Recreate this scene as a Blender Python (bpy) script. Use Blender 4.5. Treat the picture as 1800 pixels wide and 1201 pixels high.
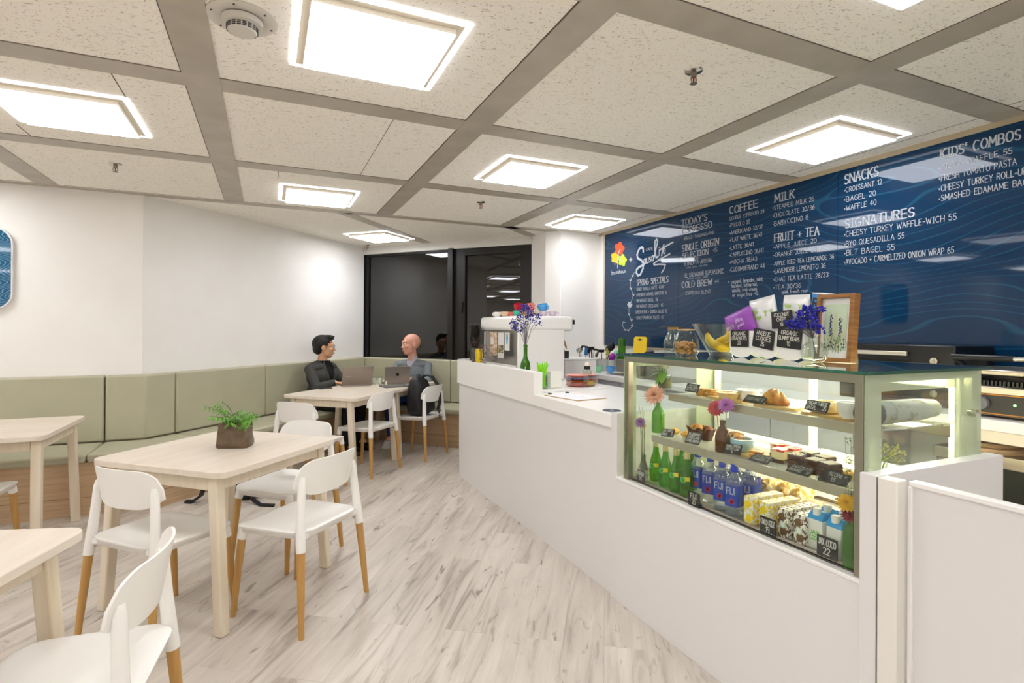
import bpy, bmesh, math, random
from mathutils import Vector, Matrix, Euler
C = bpy.context.scene
LINK = C.collection.objects.link
for o in list(bpy.data.objects): bpy.data.objects.remove(o)
# ---------------------------------------------------------------- camera, world, exposure
EYE = 1.38
YAW, ROLL = 0.4222, 0.0057
_r = Vector((math.cos(YAW), -math.sin(YAW), 0)); _f = Vector((math.sin(YAW), math.cos(YAW), 0)); _u = Vector((0, 0, 1))
_rr = _r*math.cos(ROLL) + _u*math.sin(ROLL); _uu = -_r*math.sin(ROLL) + _u*math.cos(ROLL)
cd = bpy.data.cameras.new('camera'); cd.sensor_width = 36; cd.lens = 36*954/1800; cd.shift_y = -22.5/1800
cd.clip_start = 0.05; cd.clip_end = 100
cam = bpy.data.objects.new('camera', cd); LINK(cam)
cam.matrix_world = Matrix(((_rr.x, _uu.x, -_f.x, 0), (_rr.y, _uu.y, -_f.y, 0), (_rr.z, _uu.z, -_f.z, EYE), (0, 0, 0, 1)))
C.camera = cam
C.view_settings.view_transform = 'Standard'; C.view_settings.look = 'None'
C.view_settings.gamma = 1; C.view_settings.exposure = 0.42
w = bpy.data.worlds.new('night'); C.world = w; w.use_nodes = True
w.node_tree.nodes['Background'].inputs[0].default_value = (0.010, 0.012, 0.016, 1)
w.node_tree.nodes['Background'].inputs[1].default_value = 0.35
PANEL = 9.6
CASE = 24       # display case lamps
CEIL = 2.486
PI = math.pi
R = math.radians
# ---------------------------------------------------------------- materials
def srgb(h):
    c = [int(h[i:i+2], 16)/255 for i in (0, 2, 4)]
    return tuple(x/12.92 if x <= .04045 else ((x+.055)/1.055)**2.4 for x in c) + (1,)
MATS = {}
def mat(key, col, rough=.5, metal=0, spec=.5, coat=0, noise=None, bump=None, emit=None, trans=0, alpha=1, sss=0):
    if key in MATS: return MATS[key]
    m = bpy.data.materials.new(key); m.use_nodes = True; MATS[key] = m
    n = m.node_tree.nodes; l = m.node_tree.links; b = n['Principled BSDF']
    c = srgb(col) if isinstance(col, str) else col
    b.inputs['Base Color'].default_value = c
    b.inputs['Roughness'].default_value = rough; b.inputs['Metallic'].default_value = metal
    b.inputs['Specular IOR Level'].default_value = spec
    b.inputs['Coat Weight'].default_value = coat; b.inputs['Coat Roughness'].default_value = .04
    b.inputs['Transmission Weight'].default_value = trans; b.inputs['Alpha'].default_value = alpha
    if emit: b.inputs['Emission Color'].default_value = c; b.inputs['Emission Strength'].default_value = emit
    if noise:   # (second colour, scale, stretch xyz, lo, hi)
        c2, sc, st, lo, hi = noise
        tc = n.new('ShaderNodeTexCoord'); mp = n.new('ShaderNodeMapping'); tx = n.new('ShaderNodeTexNoise'); rp = n.new('ShaderNodeValToRGB')
        mp.inputs['Scale'].default_value = st; tx.inputs['Scale'].default_value = sc; tx.inputs['Detail'].default_value = 6
        l.new(tc.outputs['Object'], mp.inputs[0]); l.new(mp.outputs[0], tx.inputs['Vector']); l.new(tx.outputs['Fac'], rp.inputs[0])
        rp.color_ramp.elements[0].position = lo; rp.color_ramp.elements[0].color = c
        rp.color_ramp.elements[1].position = hi; rp.color_ramp.elements[1].color = srgb(c2)
        l.new(rp.outputs[0], b.inputs['Base Color'])
    if bump:    # (scale, strength, distance)
        tb = n.new('ShaderNodeTexNoise'); bp = n.new('ShaderNodeBump'); tc = n.new('ShaderNodeTexCoord')
        tb.inputs['Scale'].default_value = bump[0]; bp.inputs['Strength'].default_value = bump[1]; bp.inputs['Distance'].default_value = bump[2]
        l.new(tc.outputs['Object'], tb.inputs['Vector']); l.new(tb.outputs['Fac'], bp.inputs['Height']); l.new(bp.outputs[0], b.inputs['Normal'])
    return m
def glass_mat(key, tint=(1, 1, 1, 1), refl=.9, rough=0.0, body=0.0, bodycol=(.6, .8, .7, 1)):
    """sheet glass: see-through with a Fresnel reflection, optionally a little milky body"""
    if key in MATS: return MATS[key]
    m = bpy.data.materials.new(key); m.use_nodes = True; MATS[key] = m
    n = m.node_tree.nodes; l = m.node_tree.links; out = n['Material Output']; n.remove(n['Principled BSDF'])
    tr = n.new('ShaderNodeBsdfTransparent'); tr.inputs[0].default_value = tint
    gl = n.new('ShaderNodeBsdfGlossy'); gl.inputs['Roughness'].default_value = rough
    fr = n.new('ShaderNodeFresnel'); ge = n.new('ShaderNodeNewGeometry'); mi = n.new('ShaderNodeMix'); mi.inputs[2].default_value = 1.45; mi.inputs[3].default_value = 1/1.45
    l.new(ge.outputs['Backfacing'], mi.inputs[0]); l.new(mi.outputs[0], fr.inputs[0])   # same reflection from either side of the sheet
    mu = n.new('ShaderNodeMath'); mu.operation = 'MULTIPLY'; mu.inputs[1].default_value = refl
    mx = n.new('ShaderNodeMixShader'); l.new(fr.outputs[0], mu.inputs[0]); l.new(mu.outputs[0], mx.inputs[0])
    src = tr
    if body:
        df = n.new('ShaderNodeBsdfDiffuse'); df.inputs[0].default_value = bodycol
        m2 = n.new('ShaderNodeMixShader'); m2.inputs[0].default_value = body
        l.new(tr.outputs[0], m2.inputs[1]); l.new(df.outputs[0], m2.inputs[2]); src = m2
    l.new(src.outputs[0], mx.inputs[1]); l.new(gl.outputs[0], mx.inputs[2]); l.new(mx.outputs[0], out.inputs[0])
    return m
def emis(key, col, s):
    if key in MATS: return MATS[key]
    m = bpy.data.materials.new(key); m.use_nodes = True; MATS[key] = m
    b = m.node_tree.nodes['Principled BSDF']; b.inputs['Base Color'].default_value = (.8, .8, .8, 1)
    b.inputs['Emission Color'].default_value = srgb(col) if isinstance(col, str) else col; b.inputs['Emission Strength'].default_value = s
    return m
# ---------------------------------------------------------------- mesh builder
class MB:
    def __init__(s): s.v = []; s.f = []; s.m = []; s.sm = []; s.T = Matrix.Identity(4); s.mi = 0
    def at(s, loc=(0, 0, 0), rot=(0, 0, 0), sc=None):
        s.T = Matrix.Translation(loc) @ Euler(rot).to_matrix().to_4x4()
        if sc: s.T = s.T @ Matrix.Diagonal((*sc, 1))
        return s
    def m_(s, i): s.mi = i; return s
    def add(s, vs, fs, smooth=False):
        k = len(s.v); s.v += [s.T @ Vector(p) for p in vs]
        for f in fs: s.f.append([k+i for i in f]); s.m.append(s.mi); s.sm.append(smooth)
        return s
    def box(s, c, d, rot=None):
        x, y, z = d[0]/2, d[1]/2, d[2]/2
        M = Euler(rot).to_matrix() if rot else Matrix.Identity(3)
        vs = [Vector(c) + M @ Vector((i*x, j*y, k*z)) for i in (-1, 1) for j in (-1, 1) for k in (-1, 1)]
        return s.add(vs, [(0, 1, 3, 2), (4, 6, 7, 5), (0, 4, 5, 1), (2, 3, 7, 6), (0, 2, 6, 4), (1, 5, 7, 3)])
    def hexa(s, a, b):   # two quads, a below b
        return s.add(list(a)+list(b), [(3, 2, 1, 0), (4, 5, 6, 7)]+[(i, (i+1) % 4, (i+1) % 4+4, i+4) for i in range(4)])
    def prism(s, pts, z0, z1, smooth=False):
        n = len(pts)
        if sum(pts[i][0]*pts[(i+1) % n][1]-pts[(i+1) % n][0]*pts[i][1] for i in range(n)) < 0: pts = pts[::-1]
        return s.add([(p[0], p[1], z0) for p in pts]+[(p[0], p[1], z1) for p in pts],
                     [tuple(range(n-1, -1, -1)), tuple(range(n, 2*n))]) .add([(p[0], p[1], z0) for p in pts]+[(p[0], p[1], z1) for p in pts],
                     [(i, (i+1) % n, (i+1) % n+n, i+n) for i in range(n)], smooth)
    def lathe(s, prof, seg=24, smooth=True):
        vs = []; fs = []
        for r, z in prof: vs += [(r*math.cos(2*PI*k/seg), r*math.sin(2*PI*k/seg), z) for k in range(seg)]
        for j in range(len(prof)-1):
            for k in range(seg): a = j*seg+k; b = j*seg+(k+1) % seg; fs.append((a, b, b+seg, a+seg))
        if prof[0][0] > 1e-5: fs.append(tuple(range(seg-1, -1, -1)))
        if prof[-1][0] > 1e-5: fs.append(tuple(range((len(prof)-1)*seg, len(prof)*seg)))
        return s.add(vs, fs, smooth)
    def tube(s, path, r, seg=10, sq=None, cap=True, closed=False):
        P = [Vector(p) for p in path]; n = len(P); vs = []; fs = []
        rr = r if isinstance(r, (list, tuple)) else [r]*n; up = None
        for i, p in enumerate(P):
            if closed: t = (P[(i+1) % n]-P[i-1])
            else: t = P[min(i+1, n-1)]-P[max(i-1, 0)]
            t.normalize()
            if up is None: up = Vector((0, 0, 1)) if abs(t.z) < .9 else Vector((0, 1, 0))
            a = t.cross(up); a.normalize(); up = a.cross(t); b = up
            for k in range(seg):
                th = 2*PI*k/seg; q = sq or 1
                vs.append(p + a*math.cos(th)*rr[i] + b*math.sin(th)*rr[i]*q)
        m = n if closed else n-1
        for i in range(m):
            for k in range(seg):
                a0 = i*seg+k; b0 = i*seg+(k+1) % seg; a1 = ((i+1) % n)*seg+k; b1 = ((i+1) % n)*seg+(k+1) % seg
                fs.append((a0, b0, b1, a1))
        if cap and not closed: fs += [tuple(range(seg-1, -1, -1)), tuple(range((n-1)*seg, n*seg))]
        return s.add(vs, fs, True)
    def ell(s, c, r, seg=16, rings=10, noise=0, rnd=None):
        vs = [(c[0], c[1], c[2]-r[2])]; fs = []
        for j in range(1, rings):
            ph = -PI/2+PI*j/rings
            for k in range(seg):
                th = 2*PI*k/seg; q = 1+(rnd.uniform(-noise, noise) if noise else 0)
                vs.append((c[0]+r[0]*q*math.cos(ph)*math.cos(th), c[1]+r[1]*q*math.cos(ph)*math.sin(th), c[2]+r[2]*q*math.sin(ph)))
        vs.append((c[0], c[1], c[2]+r[2])); e = len(vs)-1
        for k in range(seg):
            fs.append((0, 1+(k+1) % seg, 1+k)); fs.append((e, e-seg+k, e-seg+(k+1) % seg))
            for j in range(rings-2): a = 1+j*seg+k; b = 1+j*seg+(k+1) % seg; fs.append((a, b, b+seg, a+seg))
        return s.add(vs, fs, True)
    def grid(s, rows, closed=False, smooth=True):   # rows of equal length points
        n = len(rows[0]); vs = [p for r in rows for p in r]; fs = []
        for j in range(len(rows)-1):
            for k in range(n if closed else n-1):
                fs.append((j*n+k, j*n+(k+1) % n, (j+1)*n+(k+1) % n, (j+1)*n+k))
        return s.add(vs, fs, smooth)
    def skin(s, rows, smooth=True):                 # closed rings, capped: a solid loft
        n = len(rows[0]); s.grid(rows, True, smooth); k = len(s.v)-n*len(rows)
        s.f.append([k+i for i in range(n-1, -1, -1)]); s.f.append([len(s.v)-n+i for i in range(n)]); s.m += [s.mi]*2; s.sm += [smooth]*2
        return s
    def build(s, name, mats, parent=None, loc=None, rot=None, bevel=0, seg=2, sub=0, solid=0, weld=True, angle=40):
        me = bpy.data.meshes.new(name); me.from_pydata([tuple(p) for p in s.v], [], s.f)
        for m in (mats if isinstance(mats, (list, tuple)) else [mats]): me.materials.append(m)
        me.polygons.foreach_set('material_index', s.m); me.polygons.foreach_set('use_smooth', [True]*len(s.f) if (bevel or sub) else s.sm)
        if weld:
            bm = bmesh.new(); bm.from_mesh(me); bmesh.ops.remove_doubles(bm, verts=bm.verts, dist=1e-6)
            bmesh.ops.recalc_face_normals(bm, faces=bm.faces); bm.to_mesh(me); bm.free()
        me.update()
        me.set_sharp_from_angle(angle=R(angle))
        o = bpy.data.objects.new(name, me); LINK(o)
        if parent: o.parent = parent
        if loc is not None: o.location = loc
        if rot is not None: o.rotation_euler = rot
        if solid: md = o.modifiers.new('solid', 'SOLIDIFY'); md.thickness = solid; md.offset = 0
        if bevel: md = o.modifiers.new('bevel', 'BEVEL'); md.width = bevel; md.segments = seg; md.limit_method = 'ANGLE'; md.angle_limit = R(35); md.harden_normals = False
        if sub: md = o.modifiers.new('sub', 'SUBSURF'); md.levels = md.render_levels = sub
        return o
def tag(o, label=None, cat=None, group=None, kind=None):
    if label: o['label'] = label
    if cat: o['category'] = cat
    if group: o['group'] = group
    if kind: o['kind'] = kind
    return o
def thing(name, label, cat, loc=(0, 0, 0), rot=(0, 0, 0), group=None):
    o = bpy.data.objects.new(name, None); LINK(o); o.location = loc
    o.rotation_euler = rot if isinstance(rot, (tuple, list)) else (0, 0, rot); o.empty_display_size = .05
    return tag(o, label, cat, group)
def solo(mb, name, mats, label, cat, loc=(0, 0, 0), rot=(0, 0, 0), group=None, **k):
    o = mb.build(name, mats, None, loc, rot if isinstance(rot, (tuple, list)) else (0, 0, rot), **k); return tag(o, label, cat, group)
def struct(name, mb, mats, parent=None, **k):
    o = mb.build(name, mats, parent, **k)
    if not parent: o['kind'] = 'structure'
    return o
KIDS = {}
def copy_tree(o, loc=None, rot=None, label=None, group=None, parent=None):
    c = o.copy(); LINK(c)
    if parent: c.parent = parent
    if loc is not None: c.location = loc
    if rot is not None: c.rotation_euler = rot if isinstance(rot, (tuple, list)) else (0, 0, rot)
    if label: c['label'] = label
    if group: c['group'] = group
    for ch in [q for q in C.collection.objects if q.parent == o]: copy_tree(ch, parent=c)
    return c
def rrect(w, h, r, n=5, cx=0, cy=0):
    r = [r]*4 if not isinstance(r, (list, tuple)) else r; P = []
    for k, (sx, sy) in enumerate(((1, 1), (-1, 1), (-1, -1), (1, -1))):
        q = max(r[k], 1e-4)
        for i in range(n+1):
            a = PI/2*k+PI/2*i/n; P.append((cx+sx*(w/2-q)+q*math.cos(a), cy+sy*(h/2-q)+q*math.sin(a)))
    return P
rnd = random.Random(7)
# ---------------------------------------------------------------- stroke lettering
def _arc(cx, cy, rx, ry, a0, a1, n=8): return [(cx+rx*math.cos(R(a0+(a1-a0)*i/n)), cy+ry*math.sin(R(a0+(a1-a0)*i/n))) for i in range(n+1)]
G = {
 'A': (.62, [[(0, 0), (.31, 1), (.62, 0)], [(.12, .36), (.5, .36)]]),
 'B': (.55, [[(0, 0), (0, 1)], [(0, 1), (.3, 1)]+_arc(.3, .77, .2, .23, 90, -90, 6)+[(0, .54)], [(.0, .54), (.32, .54)]+_arc(.32, .27, .23, .27, 90, -90, 6)+[(0, 0)]]),
 'C': (.58, [_arc(.32, .5, .32, .5, 50, 310, 12)]),
 'D': (.6, [[(0, 0), (0, 1), (.22, 1)]+_arc(.22, .5, .38, .5, 90, -90, 10)+[(0, 0)]]),
 'E': (.5, [[(.5, 1), (0, 1), (0, 0), (.5, 0)], [(0, .52), (.4, .52)]]),
 'F': (.48, [[(.48, 1), (0, 1), (0, 0)], [(0, .52), (.38, .52)]]),
 'G': (.62, [_arc(.32, .5, .32, .5, 55, 330, 12)+[(.6, .45), (.36, .45)]]),
 'H': (.58, [[(0, 0), (0, 1)], [(.58, 0), (.58, 1)], [(0, .5), (.58, .5)]]),
 'I': (.3, [[(.15, 0), (.15, 1)], [(0, 1), (.3, 1)], [(0, 0), (.3, 0)]]),
 'J': (.42, [[(.42, 1), (.42, .22)]+_arc(.21, .22, .21, .22, 0, -170, 6)]),
 'K': (.56, [[(0, 0), (0, 1)], [(.54, 1), (0, .42)], [(.16, .58), (.56, 0)]]),
 'L': (.46, [[(0, 1), (0, 0), (.46, 0)]]),
 'M': (.74, [[(0, 0), (.06, 1), (.37, .3), (.68, 1), (.74, 0)]]),
 'N': (.6, [[(0, 0), (0, 1), (.6, 0), (.6, 1)]]),
 'O': (.64, [_arc(.32, .5, .32, .5, 90, 450, 16)]),
 'P': (.52, [[(0, 0), (0, 1), (.28, 1)]+_arc(.28, .74, .24, .26, 90, -90, 6)+[(0, .48)]]),
 'Q': (.66, [_arc(.32, .5, .32, .5, 90, 450, 16), [(.38, .25), (.66, -.06)]]),
 'R': (.55, [[(0, 0), (0, 1), (.28, 1)]+_arc(.28, .75, .24, .25, 90, -90, 6)+[(0, .5)], [(.24, .5), (.55, 0)]]),
 'S': (.5, [_arc(.26, .75, .23, .25, 30, 270, 8)+_arc(.25, .25, .25, .25, 90, -150, 8)]),
 'T': (.58, [[(0, 1), (.58, 1)], [(.29, 1), (.29, 0)]]),
 'U': (.58, [[(0, 1), (0, .3)]+_arc(.29, .3, .29, .3, 180, 360, 8)+[(.58, 1)]]),
 'V': (.6, [[(0, 1), (.3, 0), (.6, 1)]]),
 'W': (.84, [[(0, 1), (.2, 0), (.42, .75), (.64, 0), (.84, 1)]]),
 'X': (.56, [[(0, 0), (.56, 1)], [(0, 1), (.56, 0)]]),
 'Y': (.56, [[(0, 1), (.28, .5), (.56, 1)], [(.28, .5), (.28, 0)]]),
 'Z': (.54, [[(0, 1), (.54, 1), (0, 0), (.54, 0)]]),
 '0': (.5, [_arc(.25, .5, .25, .5, 90, 450, 14)]), '1': (.22, [[(0, .8), (.18, 1), (.18, 0)]]),
 '2': (.5, [_arc(.25, .74, .24, .26, 160, -30, 7)+[(0, 0), (.5, 0)]]),
 '3': (.46, [_arc(.22, .76, .22, .24, 150, -90, 7)+_arc(.22, .26, .24, .26, 90, -150, 7)]),
 '4': (.5, [[(.38, 0), (.38, 1), (0, .32), (.5, .32)]]),
 '5': (.48, [[(.44, 1), (.06, 1), (.02, .56)]+_arc(.22, .3, .25, .3, 110, -150, 8)]),
 '6': (.48, [_arc(.5, .55, .5, .45, 100, 180, 5)+_arc(.24, .28, .24, .28, 180, 530, 12)]),
 '7': (.46, [[(0, 1), (.46, 1), (.14, 0)]]), '8': (.46, [_arc(.23, .76, .2, .24, 90, 450, 10), _arc(.23, .26, .23, .26, 90, 450, 10)]),
 '9': (.46, [_arc(.23, .74, .22, .25, 0, 360, 10)+[(.42, .3), (.3, 0)]]),
 '+': (.44, [[(.22, .2), (.22, .7)], [(0, .45), (.44, .45)]]), '-': (.34, [[(0, .45), (.34, .45)]]), '/': (.34, [[(0, -.05), (.34, 1.05)]]),
 ',': (.12, [[(.1, .1), (.02, -.14)]]), '.': (.1, [[(.02, .02), (.1, .08)]]), "'": (.1, [[(.08, 1.05), (.02, .8)]]), '*': (.2, [_arc(.08, .4, .07, .09, 0, 360, 6)]),
 ' ': (.34, []), '|': (.12, [[(.06, 0), (.06, 1)]]), '&': (.6, [[(.6, 0), (.12, .8)]+_arc(.24, .84, .13, .16, 180, 0, 5)+[(.04, .3)]+_arc(.24, .22, .22, .22, 160, 380, 6)]),
}
LOWER = {
 'b': (.42, [[(0, 1), (0, 0)], _arc(.2, .28, .2, .28, 180, -180, 10)]), 'a': (.42, [_arc(.2, .28, .2, .28, 0, 360, 10), [(.4, .56), (.4, 0)]]),
 'u': (.4, [[(0, .56), (0, .2)]+_arc(.19, .2, .19, .2, 180, 360, 6), [(.38, .56), (.38, 0)]]), 'm': (.6, [[(0, 0), (0, .56)], _arc(.15, .36, .15, .2, 180, 0, 5)+[(.3, 0)], _arc(.45, .36, .15, .2, 180, 0, 5)+[(.6, 0)]]),
 'h': (.4, [[(0, 1), (0, 0)], _arc(.19, .34, .19, .22, 180, 0, 5)+[(.38, 0)]]), 's': (.34, [_arc(.18, .42, .15, .14, 30, 270, 5)+_arc(.17, .14, .16, .14, 90, -150, 5)]),
 'c': (.36, [_arc(.2, .28, .2, .28, 50, 310, 8)]), 'd': (.42, [_arc(.2, .28, .2, .28, 0, 360, 10), [(.4, 1), (.4, 0)]]), 'e': (.4, [[(.02, .3), (.38, .3)]+_arc(.2, .28, .19, .28, 0, 310, 9)]),
 'f': (.3, [_arc(.28, .8, .14, .2, 80, 180, 5)+[(.14, 0)], [(0, .55), (.28, .55)]]), 'i': (.08, [[(.04, .56), (.04, 0)], [(.04, .78), (.05, .84)]]), 'k': (.36, [[(0, 1), (0, 0)], [(.34, .56), (0, .25)], [(.12, .34), (.36, 0)]]),
 'l': (.08, [[(.04, 1), (.04, 0)]]), 'n': (.4, [[(0, .56), (0, 0)], _arc(.19, .34, .19, .22, 180, 0, 5)+[(.38, 0)]]), 'o': (.42, [_arc(.2, .28, .2, .28, 0, 360, 10)]), 'p': (.42, [[(0, .56), (0, -.35)], _arc(.2, .28, .2, .28, 180, -180, 10)]),
 'r': (.3, [[(0, .56), (0, 0)], _arc(.2, .3, .2, .24, 180, 60, 5)]), 't': (.3, [[(.14, .85), (.14, 0), (.28, .02)], [(0, .56), (.28, .56)]]), 'v': (.36, [[(0, .56), (.18, 0), (.36, .56)]]), 'g': (.42, [_arc(.2, .28, .2, .28, 0, 360, 10), [(.4, .56), (.4, -.15)]+_arc(.2, -.15, .2, .2, 0, -140, 5)]),
 'y': (.36, [[(0, .56), (.18, .05)], [(.36, .56), (.08, -.35)]]), 'w': (.5, [[(0, .56), (.12, 0), (.25, .45), (.38, 0), (.5, .56)]]), 'x': (.36, [[(0, 0), (.36, .56)], [(0, .56), (.36, 0)]]),
}
def glyph(ch, lower): return LOWER[ch] if lower and ch in LOWER else G.get(ch.upper(), G[' '])
def twidth(t, gap=.16, lower=False): return sum(glyph(c, lower)[0]+gap for c in t)-gap
_sk = [0]
def stroke(mb, pts, th, org, rt, up, off):
    nrm = rt.cross(up)
    for a, b in zip(pts, pts[1:]):
        _sk[0] = (_sk[0]+1) % 29; off_ = off+_sk[0]*1.2e-5
        A = org+rt*a[0]+up*a[1]+nrm*off_; B = org+rt*b[0]+up*b[1]+nrm*off_; d = B-A
        if d.length < 1e-6: continue
        d.normalize(); s = nrm.cross(d)*th/2; e = d*th*.35
        mb.add([A-e-s, B+e-s, B+e+s, A-e+s], [(0, 1, 2, 3)])
def write(mb, t, org, rt, up, h, width=None, th=.09, lower=False, double=False, jit=.05, off=.001, gap=.16, center=False):
    """hand lettering: strokes of a paint pen lying on a surface; rt/up span that surface"""
    org = Vector(org); rt = Vector(rt); up = Vector(up); W = twidth(t, gap, lower)*h; sx = (width/W if width else 1); x = 0
    if center: org = org-rt*(W*sx/2)
    for c in t:
        g = glyph(c, lower); jx = rnd.uniform(-jit, jit)*.3; jy = rnd.uniform(-jit, jit)*.5; sl = rnd.uniform(-jit, jit)
        for pl in g[1]:
            P = [((x+(p[0]+jx+sl*p[1])*h)*sx, (p[1]+jy)*h) for p in pl]
            stroke(mb, P, th*h, org, rt, up, off)
            if double:
                D = .1*h*sx; stroke(mb, [(p[0]+D, p[1]) for p in P], th*h*.6, org, rt, up, off+.0001)
                if len(pl) == 2 or c in 'AHIKMNRVWXYTFP':
                    for q in (P[0], P[-1]): stroke(mb, [(q[0]-.1*h*sx, q[1]), (q[0]+.2*h*sx, q[1])], th*h*.6, org, rt, up, off)
        x += (g[0]+gap)*h
# ================================================================ SETTING
M_wall = mat('wall paint', 'F8F5F0', .6, noise=('F5F1EB', 3, (1, 1, 1), .3, .7), bump=(180, .05, .002))
M_white = mat('white laminate', 'E6E3E0', .32)
M_corian = mat('white solid surface', 'F6F3EE', .28)
def ceiling_material():
    m = bpy.data.materials.new('ceiling tile'); m.use_nodes = True; n = m.node_tree.nodes; l = m.node_tree.links; b = n['Principled BSDF']
    b.inputs['Roughness'].default_value = .9; b.inputs['Specular IOR Level'].default_value = .1
    tc = n.new('ShaderNodeTexCoord'); no = n.new('ShaderNodeTexNoise'); no.inputs['Scale'].default_value = 2.2
    # short dark fissures: stretched noise, the stretch direction turned by a slow noise
    ang = n.new('ShaderNodeMath'); ang.operation = 'MULTIPLY'; ang.inputs[1].default_value = 3.2; l.new(no.outputs['Fac'], ang.inputs[0])
    vr = n.new('ShaderNodeVectorRotate'); vr.rotation_type = 'Z_AXIS'; l.new(tc.outputs['Object'], vr.inputs['Vector']); vr.inputs['Angle'].default_value = .3
    mp = n.new('ShaderNodeMapping'); mp.inputs['Scale'].default_value = (40, 150, 1); l.new(vr.outputs[0], mp.inputs[0]); l.new(tc.outputs['Object'], no.inputs['Vector'])
    t1 = n.new('ShaderNodeTexNoise'); t1.inputs['Scale'].default_value = 1; t1.inputs['Detail'].default_value = 2; t1.inputs['Distortion'].default_value = .6; l.new(mp.outputs[0], t1.inputs['Vector'])
    r1 = n.new('ShaderNodeValToRGB'); r1.color_ramp.elements[0].position = .655; r1.color_ramp.elements[1].position = .70; l.new(t1.outputs['Fac'], r1.inputs[0])
    t2 = n.new('ShaderNodeTexNoise'); t2.inputs['Scale'].default_value = 120; t2.inputs['Detail'].default_value = 2; l.new(tc.outputs['Object'], t2.inputs['Vector'])
    r2 = n.new('ShaderNodeValToRGB'); r2.color_ramp.elements[0].position = .64; r2.color_ramp.elements[1].position = .72; l.new(t2.outputs['Fac'], r2.inputs[0])
    mx = n.new('ShaderNodeMath'); mx.operation = 'MAXIMUM'; l.new(r1.outputs[0], mx.inputs[0]); l.new(r2.outputs[0], mx.inputs[1])
    mc = n.new('ShaderNodeMixRGB'); mc.inputs[1].default_value = srgb('FFFAF0'); mc.inputs[2].default_value = srgb('C2B6A3'); l.new(mx.outputs[0], mc.inputs[0])
    l.new(mc.outputs[0], b.inputs['Base Color'])
    bp = n.new('ShaderNodeBump'); bp.inputs['Distance'].default_value = .003; bp.inputs['Strength'].default_value = .5; bp.invert = True
    l.new(mx.outputs[0], bp.inputs['Height']); l.new(bp.outputs[0], b.inputs['Normal'])
    return m
M_ceil = ceiling_material()
M_beam = mat('ceiling channel', 'BDB4A6', .42, metal=.0, noise=('B1A899', 6, (1, 1, 1), .35, .65), bump=(60, .04, .002))
def floor_material():
    m = bpy.data.materials.new('oak vinyl planks'); m.use_nodes = True; n = m.node_tree.nodes; l = m.node_tree.links; b = n['Principled BSDF']
    b.inputs['Roughness'].default_value = .38
    tc = n.new('ShaderNodeTexCoord'); ro = n.new('ShaderNodeMapping'); ro.inputs['Rotation'].default_value = (0, 0, -R(56))
    l.new(tc.outputs['Object'], ro.inputs[0])     # x now runs along the planks
    br = n.new('ShaderNodeTexBrick'); br.inputs['Scale'].default_value = 1; br.inputs['Brick Width'].default_value = 1.2; br.inputs['Row Height'].default_value = .18
    br.inputs['Mortar Size'].default_value = .0011; br.inputs['Mortar Smooth'].default_value = .3; br.offset = .37; br.inputs['Bias'].default_value = 0
    br.inputs['Color1'].default_value = (0, 0, 0, 1); br.inputs['Color2'].default_value = (1, 1, 1, 1); br.inputs['Mortar'].default_value = (.5, .5, .5, 1)
    l.new(ro.outputs[0], br.inputs['Vector'])
    # shift the grain by plank
    sh = n.new('ShaderNodeVectorMath'); sh.operation = 'SCALE'; sh.inputs['Scale'].default_value = 9; l.new(br.outputs['Color'], sh.inputs[0])
    ad = n.new('ShaderNodeVectorMath'); ad.operation = 'ADD'; l.new(ro.outputs[0], ad.inputs[0]); l.new(sh.outputs[0], ad.inputs[1])
    def noise(sx, sy, sc, det, dist=0.):
        mp = n.new('ShaderNodeMapping'); mp.inputs['Scale'].default_value = (sx, sy, 1); l.new(ad.outputs[0], mp.inputs[0])
        t = n.new('ShaderNodeTexNoise'); t.inputs['Scale'].default_value = sc; t.inputs['Detail'].default_value = det; t.inputs['Distortion'].default_value = dist
        t.inputs['Roughness'].default_value = .6; l.new(mp.outputs[0], t.inputs['Vector']); return t
    g1 = noise(1.5, 13, 1, 9, 1.0); g2 = noise(3, 120, 1, 4, .3); g3 = noise(5.5, 19, 1, 2.0, .8); g4 = noise(.8, 3, 1.2, 3)
    r1 = n.new('ShaderNodeValToRGB'); l.new(g1.outputs['Fac'], r1.inputs[0]); e = r1.color_ramp.elements
    e[0].position = .28; e[0].color = srgb('A4988C'); e[1].position = .68; e[1].color = srgb('E4DACE'); e2 = e.new(.45); e2.color = srgb('D6CCC0')
    m1 = n.new('ShaderNodeMixRGB'); m1.blend_type = 'MULTIPLY'; m1.inputs[0].default_value = .16; l.new(r1.outputs[0], m1.inputs[1]); l.new(g2.outputs['Fac'], m1.inputs[2])
    r3 = n.new('ShaderNodeValToRGB'); l.new(g3.outputs['Fac'], r3.inputs[0]); e = r3.color_ramp.elements
    e[0].position = .63; e[0].color = (0, 0, 0, 1); e[1].position = .75; e[1].color = (.8, .8, .8, 1)
    m2 = n.new('ShaderNodeMixRGB'); m2.inputs[2].default_value = srgb('75685D'); l.new(r3.outputs[0], m2.inputs[0]); l.new(m1.outputs[0], m2.inputs[1])
    r4 = n.new('ShaderNodeValToRGB'); l.new(g4.outputs['Fac'], r4.inputs[0]); e = r4.color_ramp.elements
    e[0].position = .3; e[0].color = (.88, .87, .86, 1); e[1].position = .7; e[1].color = (1.05, 1.05, 1.05, 1)
    m3 = n.new('ShaderNodeMixRGB'); m3.blend_type = 'MULTIPLY'; m3.inputs[0].default_value = 1; l.new(m2.outputs[0], m3.inputs[1]); l.new(r4.outputs[0], m3.inputs[2])
    m4 = n.new('ShaderNodeMixRGB'); m4.inputs[2].default_value = srgb('8A8077'); l.new(m3.outputs[0], m4.inputs[1])
    mk = n.new('ShaderNodeMath'); mk.operation = 'MULTIPLY'; mk.inputs[1].default_value = .22; l.new(br.outputs['Fac'], mk.inputs[0]); l.new(mk.outputs[0], m4.inputs[0])
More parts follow.
